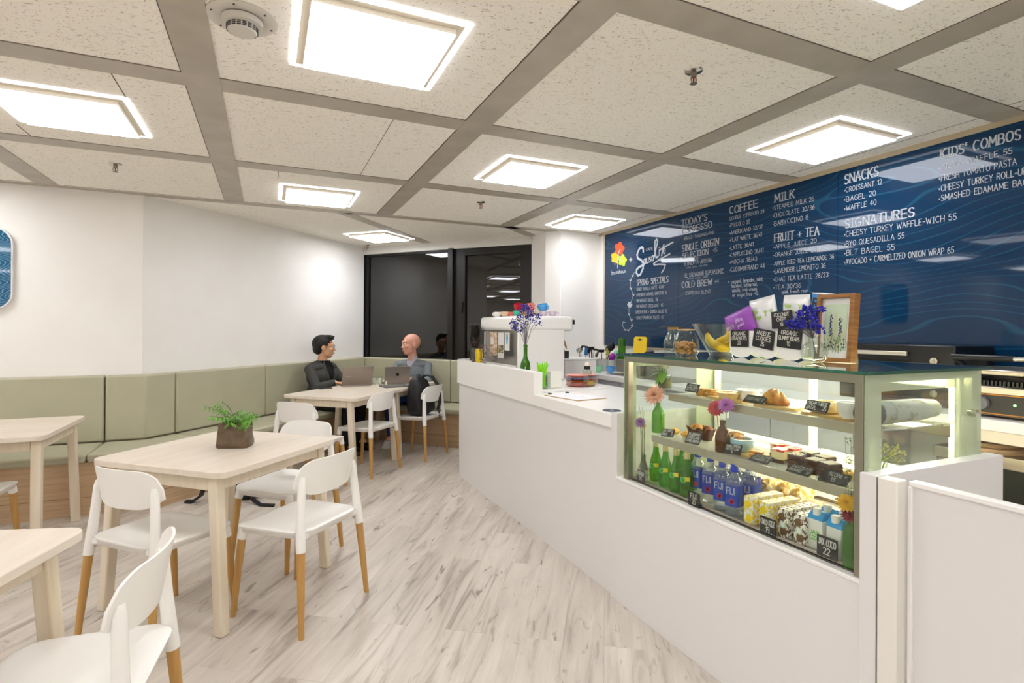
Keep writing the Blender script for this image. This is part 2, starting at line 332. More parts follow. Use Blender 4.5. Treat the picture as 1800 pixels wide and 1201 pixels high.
    l.new(m4.outputs[0], b.inputs['Base Color'])
    bp = n.new('ShaderNodeBump'); bp.inputs['Strength'].default_value = .15; bp.inputs['Distance'].default_value = .002; l.new(g2.outputs['Fac'], bp.inputs['Height']); l.new(bp.outputs[0], b.inputs['Normal'])
    return m
XW, XE, YS = -13.0, 3.51, -4.2          # room extents: west, menu wall, south
WP = [(XW, 5.43), (-.963, 5.43), (1.202, 7.68), (2.862, 5.79)]   # wall line behind the bench
plan = [(XW, YS), (XE, YS), (XE, 5.33), (2.99, 5.33), (2.862, 5.46), (2.862, 5.79), WP[2], WP[1], WP[0]]
out = [(XW-.1, YS-.1), (XE+.1, YS-.1), (XE+.1, 5.5), (3.1, 6.0), (1.25, 8.1), (-1.0, 5.6), (XW-.1, 5.6)]
struct('floor', MB().prism(out, -.08, 0), floor_material())
struct('ceiling', MB().prism(out, CEIL, CEIL+.08), M_ceil)
def wall(name, a, b, z0=0, z1=CEIL, t=.1, m=None, parent=None, d0=0):
    """wall slab whose room face runs a->b (room on the right hand of a->b)"""
    a = Vector(a); b = Vector(b); d = (b-a).normalized(); n = Vector((-d.y, d.x))
    P = [a+n*d0, b+n*d0, b+n*(t+d0), a+n*(t+d0)]
    return struct(name, MB().prism([tuple(p) for p in P], z0, z1), m or M_wall, parent)
wall('wall_left', WP[0], WP[1]); wall('wall_corner', WP[1], WP[2])
wall('wall_right', (XE, 5.45), (XE, YS)); wall('wall_south', (XE, YS), (XW, YS)); wall('wall_west', (XW, YS), WP[0])
struct('wall_column', MB().prism([(XE, 5.33), (2.99, 5.33), (2.862, 5.46), (2.862, 5.9), (XE, 5.9)], 0, CEIL), M_wall, bevel=.004)
# window wall: low wall, lintel, frames and dark night glass
d3 = (Vector(WP[3])-Vector(WP[2])).normalized(); n3 = Vector((-d3.y, d3.x)); L3 = (Vector(WP[3])-Vector(WP[2])).length
def wpt(s, d=0): p = Vector(WP[2])+d3*s+n3*d; return (p.x, p.y)
M_frame = mat('dark bronze frame', '1B1814', .45, spec=.4)
M_night = glass_mat('night glass', (.35, .35, .35, 1), 2.4)
M_trimw = mat('trim white', 'E4E1DA', .5)
struct('wall_window_side', MB().prism([wpt(0), wpt(L3), wpt(L3, .12), wpt(0, .12)], 0, .955), M_wall)
struct('trim_1', MB().prism([wpt(0, -.012), wpt(L3, -.012), wpt(L3, .12), wpt(0, .12)], 2.39, CEIL), M_trimw, bevel=.004)
struct('trim_2', MB().prism([wpt(0, -.02), wpt(L3, -.02), wpt(L3, .0), wpt(0, .0)], 2.44, 2.452), M_trimw)
sM = 1.40       # where the two windows meet
def window(name, s0, s1, fr, dd, tops):
    z0, z1 = .955, 2.39; mb = MB()
    for a, b, c, d in ((s0, s0+fr, z0, z1), (s1-fr, s1, z0, z1), (s0+fr, s1-fr, z1-tops, z1), (s0+fr, s1-fr, z0, z0+.03)):
        mb.prism([wpt(a, dd), wpt(b, dd), wpt(b, dd+.06), wpt(a, dd+.06)], c, d)
    o = struct(name, mb, M_frame, bevel=.003)
    g = MB().prism([wpt(s0+fr, dd+.03), wpt(s1-fr, dd+.03), wpt(s1-fr, dd+.038), wpt(s0+fr, dd+.038)], z0+.03, z1-tops).build('window_pane', M_night, o)
    return o
w1 = window('window_1', 0.0, sM-.03, .045, .03, .03)
w2 = window('window_2', sM+.03, L3, .16, .015, .09)
MB().prism([wpt(sM+.13, -.005), wpt(sM+.16, -.005), wpt(sM+.16, .02), wpt(sM+.13, .02)], 1.58, 1.72).build('window_latch', mat('black plastic', '0C0C0C', .4), w2, bevel=.003)
struct('trim_3', MB().prism([wpt(sM-.035, -.03), wpt(sM+.035, -.03), wpt(sM+.035, .1), wpt(sM-.035, .1)], .955, 2.40), M_frame, bevel=.004)
# ceiling channels: a square grid, and the turned grid beyond the last cross channel
mb = MB(); zt, zb = CEIL+.01, CEIL-.006; W2 = .0725
xs = [-.275+1.3*i for i in range(-9, 3)]; ys = [2.804+1.3*j for j in range(-5, 3)]
for x in xs: mb.box((x, (YS+5.404-W2)/2, (zt+zb)/2), (.145, 5.404-W2-YS, zt-zb))
struct('trim_4', mb, M_beam)
mb = MB()
for y in ys[:-1]:
    ed = [XW]+[v for x in xs for v in (x-W2, x+W2)]+[XE]
    for k in range(0, len(ed), 2): mb.box(((ed[k]+ed[k+1])/2, y, (zt+zb)/2+.001), (ed[k+1]-ed[k], .142, zt-zb-.002))
mb.box(((XW+2.99)/2, 5.404, (zt+zb)/2+.001), (2.99-XW, .10, zt-zb-.002))
def strip(a, b, w_):
    a = Vector(a); b = Vector(b); d = (b-a).normalized(); n = Vector((-d.y, d.x))*w_/2
    mb.prism([tuple(a-n), tuple(b-n), tuple(b+n), tuple(a+n)], zb+.002, zt)
strip((.66, 5.43), (1.86, 6.86), .13); strip((2.36, 5.36), (2.84, 5.78), .12)
struct('trim_5', mb, M_beam)
M_gap = mat('shadow gap', '5B5146', .8)
mb = MB(); z_ = CEIL-.0004
for x in xs: mb.box((x-W2-.003, (YS+5.3)/2, z_), (.004, 5.3-YS, .002))
for y in ys: mb.box(((XW+XE)/2, y-.071-.003, z_), (XE-XW, .003, .002))
for (a, b) in (((-.632, 2.88), (-.632, 3.16)), ((-1.265, 3.83), (-1.265, 4.03)), ((.06, 4.18), (.06, 4.42)), ((2.69, 4.18), (2.69, 4.45))):
    mb.box(((a[0]+b[0])/2, (a[1]+b[1])/2, z_), (.004, b[1]-a[1], .002))
mb.box((.60, 3.454, z_), (.003, 1.15, .0015)); mb.box((3.29, .9, z_), (.004, 1.3, .002)); mb.box((3.36, 3.5, z_), (.003, 4.2, .0015))
struct('trim_6', mb, M_gap)
# beige trim along the top of the menu wall
mb = MB().box((XE-.008, (YS+5.33)/2, CEIL-.016), (.016, 5.33-YS, .032)); struct('trim_7', mb, mat('beige channel', 'B5A78C', .6))
# ---------------------------------------------------------------- ceiling lights
M_lamp = emis('lamp diffuser', (.94, .955, 1.0, 1), PANEL); M_lip = emis('lamp edge', (.94, .955, 1.0, 1), PANEL*.26)
M_ring = mat('lamp frame', 'EFE6D4', .5)
def light_panel(w_, d_):
    """flat bright rim, flat beige rim, then the diffuser box hanging 3 cm below the ceiling"""
    t = thing('ceiling_light', '', 'ceiling light')
    def ring(name, m, o_, f, z, th):
        mb = MB()
        for c, s in (((w_/2-o_-f/2, 0), (f, d_-2*o_)), ((-w_/2+o_+f/2, 0), (f, d_-2*o_)), ((0, d_/2-o_-f/2), (w_-2*o_-2*f, f)), ((0, -d_/2+o_+f/2), (w_-2*o_-2*f, f))): mb.box((c[0], c[1], z), (s[0], s[1], th))
        mb.build(name, m, t)
    ring('light_rim', M_lip, 0, .024, -.003, .008); ring('light_frame', M_ring, .024, .026, -.0025, .009)
    MB().box((0, 0, -.014), (w_-.10, d_-.10, .028)).build('light_housing', M_ring, t)
    MB().box((0, 0, -.030), (w_-.104, d_-.104, .004)).build('light_diffuser', M_lamp, t)
    return t
PA = light_panel(.60, .60); used = False
LAB = {(0, -1): 'large square ceiling light beside the smoke detector, nearest the camera', (-1, 0): 'square ceiling light at the left edge of the photo',
       (0, 1): 'square ceiling light over the middle of the room, above the long green bench', (1, 0): 'square ceiling light in the centre of the ceiling, between two grey channels',
       (2, -1): 'square ceiling light above the menu board headings MILK and SNACKS', (2, 1): 'square ceiling light touching the top of the white column',
       (1, -2): 'square ceiling light cut by the top right edge of the photo'}
for i in range(-9, 3):
    for j in range(-5, 2):
        if (i+j) % 2 == 0: continue
        x, y = .375+1.3*i, 3.454+1.3*j
        lab = LAB.get((i, j)); g = 'square ceiling lights'
        if not lab: lab = 'square ceiling light outside the frame, mirrored in the menu board or window'
        if (i, j) in ((0, 1), (2, 1)): y += .06
        o = PA if not used else copy_tree(PA)
        used = True; o.location = (x, y, CEIL); o['label'] = lab; o['group'] = g
copy_tree(PA, (1.22, 6.62, CEIL), R(-47), 'square ceiling light turned diagonally, above the window corner', 'square ceiling lights')
# made-up strengths for some panels, to balance the brightness of nearby walls
for lab, k in ((LAB[(-1, 0)], .38), (LAB[(0, 1)], 1.3), ('square ceiling light turned diagonally, above the window corner', 1.6), (LAB[(2, 1)], .9)):
    o = [q for q in C.collection.objects if q.get('label') == lab][0]
    for ch in o.children:
        if ch.name.startswith('light_diffuser'): ch.data = ch.data.copy(); ch.data.materials[0] = emis('lamp diffuser %.2f' % k, (.94, .955, 1.0, 1), PANEL*k)
# ---------------------------------------------------------------- smoke detector, sprinklers
M_plas = mat('aged white plastic', 'D8D2C8', .45); M_chrome = mat('chrome', 'C8C4BC', .18, metal=1); M_dark = mat('dark grey', '3A3733', .5)
t = thing('smoke_detector', 'round white smoke detector recessed in the ceiling beside the large light', 'smoke detector', (-.09, 2.17, CEIL))
MB().lathe([(.0, 0), (.115, 0), (.117, -.004), (.10, -.008), (.085, -.004), (.0, -.004)][::-1], 40).build('mounting_ring', M_plas, t)
MB().lathe([(.0, -.052), (.045, -.052), (.05, -.046), (.05, -.03), (.066, -.026), (.068, -.008), (.0, -.006)], 36).build('detector_head', M_plas, t)
mb = MB()
for k in range(18):
    for z in (-.034, -.040, -.046):
        a = 2*PI*k/18; mb.box((.0505*math.cos(a), .0505*math.sin(a), z), (.003, .013, .0032), (0, 0, a))
mb.build('vent_slots', M_dark, t)
mb = MB()
for k in range(6): a = 2*PI*k/6+.3; mb.at((.1*math.cos(a), .1*math.sin(a), -.009)).lathe([(0, -.001), (.0035, -.001), (.004, .002), (0, .002)], 10)
mb.build('screws', M_dark, t)
M_red = mat('red bulb', 'C02010', .2)
def sprinkler():
    t = thing('fire_sprinkler', '', 'sprinkler')
    MB().lathe([(0, 0), (.038, 0), (.036, -.006), (.02, -.010), (.0, -.011)][::-1], 24).build('escutcheon', M_chrome, t)
    mb = MB().lathe([(0, -.03), (.011, -.03), (.013, -.02), (.013, -.008), (0, -.008)], 16)
    for s in (-1, 1): mb.tube([(s*.011, 0, -.026), (s*.014, 0, -.04), (s*.008, 0, -.052), (0, 0, -.054)], .0028, 8)
    mb.lathe([(0, -.057), (.015, -.057), (.015, -.0545), (0, -.0545)], 16)
    mb.build('sprinkler_frame', mat('brass chrome', '8C8272', .3, metal=1), t)
    MB().lathe([(0, -.05), (.0035, -.05), (.0035, -.03), (0, -.03)], 10).build('glass_bulb', M_red, t)
    return t
sp = sprinkler(); sp.location = (1.65, 1.797, CEIL); sp['label'] = 'chrome fire sprinkler in the ceiling above the display case, largest in view'; sp['group'] = 'ceiling sprinklers'
for (x, y, lb) in ((-.953, 4.472, 'small fire sprinkler in the ceiling above the far left bench'), (1.687, 4.437, 'small fire sprinkler in the ceiling above the espresso machine'),
                   (1.197, 7.40, 'tiny fire sprinkler at the window corner of the ceiling')):
    copy_tree(sp, (x, y, CEIL), 0, lb)
# ---------------------------------------------------------------- blue rounded plaque on the left wall
def grain_material(key, base, line, scale, rough, coat, swap=False):
    m = bpy.data.materials.new(key); m.use_nodes = True; MATS[key] = m; n = m.node_tree.nodes; l = m.node_tree.links; b = n['Principled BSDF']
    b.inputs['Roughness'].default_value = rough; b.inputs['Coat Weight'].default_value = coat; b.inputs['Coat Roughness'].default_value = .03; b.inputs['Coat IOR'].default_value = 1.5; b.inputs['Specular IOR Level'].default_value = .05
    tc = n.new('ShaderNodeTexCoord'); mp = n.new('ShaderNodeMapping'); l.new(tc.outputs['Object'], mp.inputs[0])
    mp.inputs['Scale'].default_value = (.001, .42*scale, 1.5*scale) if swap else (.9*scale, .001, 2.6*scale)
    no = n.new('ShaderNodeTexNoise'); no.inputs['Scale'].default_value = 1; no.inputs['Detail'].default_value = 1.2; no.inputs['Roughness'].default_value = .35; no.inputs['Distortion'].default_value = .25
    l.new(mp.outputs[0], no.inputs['Vector'])
    sx = n.new('ShaderNodeSeparateXYZ'); l.new(tc.outputs['Object'], sx.inputs[0])
    k1 = n.new('ShaderNodeMath'); k1.operation = 'MULTIPLY'; k1.inputs[1].default_value = 15 if swap else 26; l.new(no.outputs['Fac'], k1.inputs[0])
    k2 = n.new('ShaderNodeMath'); k2.operation = 'MULTIPLY'; k2.inputs[1].default_value = (11 if swap else 5)*scale; l.new(sx.outputs['Z'], k2.inputs[0])
    k3 = n.new('ShaderNodeMath'); k3.operation = 'ADD'; l.new(k1.outputs[0], k3.inputs[0]); l.new(k2.outputs[0], k3.inputs[1])
    fr = n.new('ShaderNodeMath'); fr.operation = 'FRACT'; l.new(k3.outputs[0], fr.inputs[0])
    s5 = n.new('ShaderNodeMath'); s5.operation = 'SUBTRACT'; s5.inputs[1].default_value = .5; l.new(fr.outputs[0], s5.inputs[0])
    ab = n.new('ShaderNodeMath'); ab.operation = 'ABSOLUTE'; l.new(s5.outputs[0], ab.inputs[0])
    rp = n.new('ShaderNodeValToRGB'); l.new(ab.outputs[0], rp.inputs[0]); e = rp.color_ramp.elements
    e[0].position = .025 if swap else .07; e[0].color = srgb(line); e[1].position = .085 if swap else .15; e[1].color = srgb(base); l.new(rp.outputs[0], b.inputs['Base Color'])
    return m
t = thing('wall_plaque', 'blue wood-grain plaque with rounded corners on the left wall', 'wall sign', (-2.14, 5.43, 0))
P = rrect(.68, .64, .13, 8)
def vprism(mb, P, y0, y1, z):  # polygon standing upright, x/z plane
    n_ = len(P); vs = [(p[0], y0, z+p[1]) for p in P]+[(p[0], y1, z+p[1]) for p in P]
    return mb.add(vs, [tuple(range(n_)), tuple(range(2*n_-1, n_-1, -1))]+[(i, i+n_, (i+1) % n_+n_, (i+1) % n_) for i in range(n_)])
vprism(MB(), P, -.035, 0, 1.82).build('plaque_edge', M_white, t)
vprism(MB(), rrect(.66, .62, .12, 8), -.037, -.034, 1.82).build('plaque_face', grain_material('plaque blue', '1F5A80', '6FA0B5', 3.0, .25, .8), t)
# ================================================================ BENCH
M_leath = mat('sage leather', 'BBB79C', .42, noise=('B5B196', 5, (1, 1, 1), .3, .7), bump=(250, .06, .001))
M_oak = mat('oak veneer', 'CDAE8A', .45, noise=('BB9B77', 3, (.6, .6, 22), .35, .7))
def off_pt(s, d):
    """point at distance s along the wall line behind the bench, d in front of it"""
    segs = [(Vector(a), Vector(b)) for a, b in zip(WP, WP[1:])]; Ls = [(b-a).length for a, b in segs]; k = 0
    while k < 2 and s > Ls[k]: s -= Ls[k]; k += 1
    a, b = segs[k]; t = (b-a).normalized(); n = Vector((t.y, -t.x)); return a+t*s+n*d
def mitre(k, d):
    a, b, c = [Vector(WP[i]) for i in (k-1, k, k+1)]; t1 = (b-a).normalized(); t2 = (c-b).normalized()
    n1 = Vector((t1.y, -t1.x)); n2 = Vector((t2.y, -t2.x)); m = (n1+n2).normalized(); return b+m*(d/m.dot(n1))
S1 = (Vector(WP[1])-Vector(WP[0])).length; S2 = S1+(Vector(WP[2])-Vector(WP[1])).length
def sec(mb, s0, s1, d0, d1, z0, z1):
    A = [off_pt(s0, d0)]; B = [off_pt(s0, d1)]
    if s0 == S1: A = [mitre(1, d0)]; B = [mitre(1, d1)]
    if s0 == S2: A = [mitre(2, d0)]; B = [mitre(2, d1)]
    for k, sk in ((1, S1), (2, S2)):
        if s0 < sk < s1: A.append(mitre(k, d0)); B.append(mitre(k, d1))
    A.append(mitre(2, d0) if s1 == S2 else off_pt(s1, d0)); B.append(mitre(2, d1) if s1 == S2 else off_pt(s1, d1))
    mb.prism([tuple(p) for p in A+B[::-1]], z0, z1); return mb
SX = XW
ben = thing('banquette', 'long sage green leather banquette with oak veneer base along the left and window walls', 'bench', (0, 0, 0))
s_a = 7.6; s_e = S2+2.45
mb = MB(); sec(mb, s_a, s_e, 0.0, .54, 0, .385); mb.build('bench_base', M_oak, ben)
mb = MB(); sec(mb, s_a, s_e, .5395, .5412, .128, .1305); mb.build('base_seam', M_gap, ben)
SEAM = [s_a, S1+.963-1.2-1.85-(-.963+.963), S1+.963-1.2, S1+.231, S1+1.26, S1+2.2, S2, S2+1.45, s_e]
SEAM[1] = S1+(-2.9+.963); SEAM[2] = S1+(-1.2+.963)
for a, b in zip(SEAM, SEAM[1:]):
    sec(MB(), a+(.004 if a != S2 else 0), b-(.004 if b != S2 else 0), .10, .59, .388, .45).build('seat_cushion', M_leath, ben, bevel=.018, seg=3)
    sec(MB(), a+(.004 if a != S2 else 0), b-(.004 if b != S2 else 0), .002, .10, .452, .982).build('back_cushion', M_leath, ben, bevel=.016, seg=3)
# ================================================================ TABLES AND CHAIRS
M_birch = mat('pale birch', 'E6DACA', .38, noise=('DCCDB8', 2.0, (1, 9, 9), .3, .75))
M_birchl = mat('pale birch leg', 'E6D9C3', .4, noise=('DCCBAE', 2.0, (14, 14, 1), .35, .7))
M_beech = mat('golden beech', 'C79A57', .4, noise=('B98A48', 4, (14, 14, .8), .35, .7))
M_poly = mat('white moulded plastic', 'F3F0EA', .33)
def make_table():
    t = thing('cafe_table', '', 'table', group='pale birch cafe tables'); w_, d_ = .835, .815
    MB().prism(rrect(w_, d_, .055, 6), .710, .74).build('tabletop', M_birch, t, bevel=.003)
    mb = MB(); i = .068; h = (.642, .7095)
    for s in (-1, 1):
        MB().box((0, s*(d_/2-.090), sum(h)/2), (w_-2*.062-.056, .02, h[1]-h[0])).build('apron', M_birchl, t)
        MB().box((s*(w_/2-.055), 0, sum(h)/2), (.02, d_-2*.098-.056, h[1]-h[0])).build('apron', M_birchl, t)
    for sx in (-1, 1):
        for sy in (-1, 1):
            a = (sx*(w_/2-.062), sy*(d_/2-.098)); b = (sx*(w_/2-.050), sy*(d_/2-.046)); q = .0255; qb = .0245
            A = [(b[0]+u*qb, b[1]+v*qb, 0) for u, v in ((-1, -1), (1, -1), (1, 1), (-1, 1))]
            B = [(a[0]+u*q, a[1]+v*q, .7095) for u, v in ((-1, -1), (1, -1), (1, 1), (-1, 1))]
            MB().hexa(A, B).build('leg', M_birchl, t, bevel=.007, seg=3)
    return t
def make_chair():
    t = thing('cafe_chair', '', 'chair', group='white plastic chairs with beech legs')
    # seat: rings of a rounded trapezium, dished
    def ring(k, dz, ins=0):
        P = []
        for (x, y) in rrect(2, 2, .38, 7):
            hw = (.222-.012*(1+y)/2*0) - (.018 if y < 0 else 0)*abs(y) - ins; hy = .212-ins
            X = x*hw*k; Y = y*hy*k+.0
            z = .452 - .014*(1-min(1, (X/.22)**2)) * (1-.3*(Y/.21)**2) - (.010*max(0, Y/.21)**2) + (.012*max(0, -Y/.21)**3)
            P.append((X, Y, z+dz))
        return P
    rows = [ring(k, 0) for k in (.02, .3, .6, .85, .96)]+[ring(1, -.004), ring(1, -.012), ring(.97, -.016), ring(.95, -.034), ring(.93, -.036), ring(.92, -.016), ring(.5, -.014), ring(.02, -.014)]
    MB().skin(rows).build('seat', M_poly, t, angle=60)
    for s in (-1, 1):   # front legs
        MB().tube([(s*.205, .213, 0), (s*.196, .196, .2), (s*.186, .178, .385)], [.0125, .0165, .019], 14).build('leg', M_beech, t)
        MB().tube([(s*.187, .179, .372), (s*.183, .172, .41), (s*.179, .167, .434)], [.0215, .0225, .021], 14).build('leg_socket', M_poly, t)
        MB().tube([(s*.235, -.226, 0), (s*.222, -.210, .2), (s*.208, -.195, .385)], [.0125, .0165, .019], 14).build('leg', M_beech, t)
        mb = MB().tube([(s*.2095, -.197, .368), (s*.206, -.192, .41), (s*.203, -.189, .45), (s*.195, -.183, .53), (s*.187, -.178, .61), (s*.181, -.176, .67), (s*.178, -.176, .695)],
                       [.0215, .0222, .0215, .0195, .019, .0175, .012], 14)
        mb.hexa([(s*.203, -.17, .418), (s*.19, -.20, .418), (s*.12, -.19, .425), (s*.13, -.165, .425)], [(s*.203, -.17, .444), (s*.19, -.20, .444), (s*.12, -.19, .44), (s*.13, -.165, .44)])
        mb.build('back_post', M_poly, t)
    # curved backrest plate
    NU, NV = 28, 10; F = []; Bk = []
    for iu in range(NU+1):
        u = -1+2*iu/NU; x = .205*u; r = .34
        top = .776-.010*u*u - (0 if abs(u) < 1-r else .075*(1-math.sqrt(max(0, 1-((abs(u)-(1-r))/r)**2))))
        bot = .600+.006*u*u + (0 if abs(u) < .5 else .040*((abs(u)-.5)/.5)**2)
        c0 = []; c1 = []
        for iv in range(NV+1):
            z = bot+(top-bot)*iv/NV; y = -.208+.052*u*u + .014*u**4 - (z-.62)*.20
            c0.append((x, y+.004, z)); c1.append((x*1.004, y-.004, z))
        F.append(c0); Bk.append(c1)
    rows = [f+b[::-1] for f, b in zip(F, Bk)]
    MB().skin(rows).build('backrest', M_poly, t, angle=60)
    mb = MB()
    for s in (-1, 1): mb.at((s*.186, -.186, .402), (0, PI/2, 0)).lathe([(0, -.012), (.006, -.012), (.006, .004), (0, .004)], 10)
    mb.build('bolt', M_chrome, t)
    return t
TB = make_table(); TB.location = (-.205, 3.26, 0); TB.rotation_euler.z = R(48); TB['label'] = 'pale birch cafe table in the middle of the room carrying the potted plant'
T4 = copy_tree(TB, (.70, 5.635, 0), R(48), 'pale birch cafe table with a black phone on it, before the blazer man')
T5 = copy_tree(TB, (1.255, 6.255, 0), R(48), 'pale birch cafe table carrying the two open laptops, nearest the window')
copy_tree(TB, (-1.605, 4.41, 0), R(0), 'empty pale birch cafe table standing near the left bench, cut by the left edge')
copy_tree(TB, (-1.03, 1.86, 0), R(72), 'empty pale birch cafe table at the bottom left, nearest the camera')
CH = make_chair(); hd = lambda fx, fy: math.atan2(-fx, fy)
CH.location = (.15, 2.895, 0); CH.rotation_euler.z = hd(-.70, .71)
CH['label'] = 'white chair in front of the plant table on its right, back to the camera'
for (x, y, fx, fy, lb) in ((-.435, 2.955, .71, .70, 'white chair pushed under the plant table from its left front side'),
        (.105, 3.575, -.70, -.71, 'white chair on the far right side of the plant table, facing the camera'),
        (.33, 4.90, .70, .71, 'white chair standing just behind the plant table, seat turned toward the far tables'),
        (-.487, 1.81, -.995, .10, 'white chair at the bottom left table, cut off by the lower edge'),
        (-1.59, 4.05, 0, 1, 'white chair at the left edge of the photo, only its seat corner showing'),
        (.875, 5.355, -.70, .71, 'white chair before the table with the phone, nothing hanging on it'),
        (1.495, 5.785, -.70, .71, 'white chair with a black backpack on its seat')):
    copy_tree(CH, (x, y, 0), hd(fx, fy), lb)
# ================================================================ POTTED PLANT
M_kraft = mat('brown washable paper', '5A4632', .38, noise=('6E5841', 25, (1, 1, 1), .3, .7), bump=(30, .5, .006))
t = thing('potted_plant', 'small green parlour palm in a brown paper bag planter on the cafe table', 'plant', (-.158, 3.262, .74), R(-20))
rows = []
for z, w_, d_, r_ in ((.0, .150, .105, .012), (.012, .162, .115, .018), (.03, .158, .112, .016), (.07, .148, .104, .014), (.11, .142, .098, .012), (.126, .142, .094, .012)):
    P = rrect(w_, d_, r_, 3); rows.append([(p[0]+.003*math.sin(40*z+3*i), p[1]+.004*math.sin(60*z+2*i), z+(.008*math.sin(1.3*i) if z > .1 else 0)) for i, p in enumerate(P)])
rows += [[(p[0]*.93, p[1]*.93, p[2]-.002) for p in rows[-1]], [(p[0]*.9, p[1]*.9, p[2]-.03) for p in rows[-1]]]
MB().skin(rows).build('planter', M_kraft, t, angle=50)
mb = MB(); mb.box((0, 0, .1), (.125, .085, .01)); mb.build('soil', mat('soil', '2A2018', .9), t)
M_leaf = mat('palm leaf', '74B030', .45, noise=('4C8C22', 20, (1, 1, 1), .35, .65))
mbl = MB(); mbs = MB(); rp = random.Random(3)
def leaflet(mb, a, d, ln, wd, droop=.3):
    d = Vector(d).normalized(); s = d.cross(Vector((0, 0, 1))); s = s.normalized() if s.length > .01 else Vector((1, 0, 0)); pts = []
    n_ = 5; rows = []
    for i in range(n_+1):
        q = i/n_; p = Vector(a)+d*ln*q+Vector((0, 0, -droop*ln*q*q)); w2 = wd*math.sin(PI*min(.97, q*.9+.08)); rows.append([tuple(p-s*w2), tuple(p+Vector((0, 0, w2*.3))), tuple(p+s*w2)])
    mb.grid(rows)
for k in range(24):
    az = 2*PI*k/24+rp.uniform(-.3, .3); ln = rp.uniform(.10, .17)*(1.25 if 2.2 < az < 4.3 else .85); base = Vector((rp.uniform(-.02, .02), rp.uniform(-.015, .015), .105)); el = rp.uniform(.5, 1.25)
    st = []
    for i in range(9):
        q = i/8; p = base+Vector((math.cos(az), math.sin(az), 0))*ln*q*math.cos(el)*1.2+Vector((0, 0, ln*(math.sin(el)*q*1.15-.35*q*q))); st.append(p)
    mbs.tube([tuple(p) for p in st], .0011, 5)
    for i in range(2, 9):
        dr = (st[i]-st[i-1]).normalized(); sd = dr.cross(Vector((0, 0, 1))).normalized()
        for s in (-1, 1):
            leaflet(mbl, st[i], dr*.5+sd*s*.8+Vector((0, 0, -.25)), rp.uniform(.028, .048), .0036, .5)
mbs.build('stem', mat('palm stem', '4C6A24', .5), t); mbl.build('foliage', M_leaf, t)
# ================================================================ PEOPLE
M_skin = mat('light skin', 'D9A57F', .5); M_skin2 = mat('pink skin', 'DBA088', .5); M_hair = mat('black hair', '0D0B0A', .55, bump=(300, .7, .004))
M_blaz = mat('charcoal tweed', '3A3A37', .85, noise=('4A4A46', 160, (1, 1, 1), .4, .6), bump=(14, .35, .012))
M_blk = mat('black cotton', '070707', .8); M_jean = mat('blue denim', '1E3C6E', .8, bump=(20, .3, .01)); M_knit = mat('grey knit', '6E7478', .85, noise=('7C8286', 120, (1, 1, 1), .4, .6), bump=(14, .4, .012))
M_shirt = mat('pale shirt', 'B9B8C4', .7); M_eye = mat('eye white', 'E8E4DE', .3); M_iris = mat('dark iris', '1A100A', .2)
def remeshed(mb, name, m, parent, vox=.008, smooth=4, cut=None, **k):
    """grow one continuous surface out of overlapping volumes; cut(p) drops faces (garment openings)"""
    o = mb.build('tmp', m, None); md = o.modifiers.new('r', 'REMESH'); md.mode = 'VOXEL'; md.voxel_size = vox
    s_ = o.modifiers.new('s', 'SMOOTH'); s_.factor = .5; s_.iterations = smooth
    dg = bpy.context.evaluated_depsgraph_get(); me = bpy.data.meshes.new_from_object(o.evaluated_get(dg))
    bpy.data.objects.remove(o)
    if cut:
        bm = bmesh.new(); bm.from_mesh(me); bmesh.ops.delete(bm, geom=[f for f in bm.faces if cut(f.calc_center_median())], context='FACES'); bm.to_mesh(me); bm.free()
    me.materials.clear(); me.materials.append(m); me.polygons.foreach_set('use_smooth', [True]*len(me.polygons)); me.polygons.foreach_set('material_index', [0]*len(me.polygons))
    n_ = bpy.data.objects.new(name, me); LINK(n_)
    if parent: n_.parent = parent
    return n_
def limb(mb, pts, rs, n=3):
    P = []; Rr = []
    for i in range(len(pts)-1):
        a = Vector(pts[i]); b = Vector(pts[i+1])
        for q in range(n): P.append(a.lerp(b, q/n)); Rr.append(rs[i]+(rs[i+1]-rs[i])*q/n)
    P.append(Vector(pts[-1])); Rr.append(rs[-1])
    for p, r in zip(P, Rr): mb.ell(tuple(p), (r*1.02, r*1.02, r*1.02), 12, 8)
    mb.tube([tuple(p) for p in P], Rr, 12)
def hand(mb, w_, d, flat=True):
    """palm with four curled fingers and a thumb; w_ wrist, d direction of the fingers"""
    d = Vector(d).normalized(); s = d.cross(Vector((0, 0, 1))).normalized(); w_ = Vector(w_)
    mb.ell(tuple(w_+d*.045), (.030, .030, .014), 12, 8); mb.tube([tuple(w_), tuple(w_+d*.05), tuple(w_+d*.085)], [.022, .026, .024], 10, sq=.55)
    for i, (o_, ln) in enumerate(((-.027, .062), (-.009, .074), (.009, .069), (.026, .055))):
        b = w_+d*.083+s*o_; mb.tube([tuple(b), tuple(b+d*ln*.45+Vector((0, 0, .004))), tuple(b+d*ln*.8-Vector((0, 0, .008))), tuple(b+d*ln-Vector((0, 0, .02)))], [.0088, .0085, .0078, .0065], 8)
    b = w_+d*.03-s*.026; mb.tube([tuple(b), tuple(b-s*.026+d*.022), tuple(b-s*.036+d*.05)], [.0105, .0095, .0075], 8)
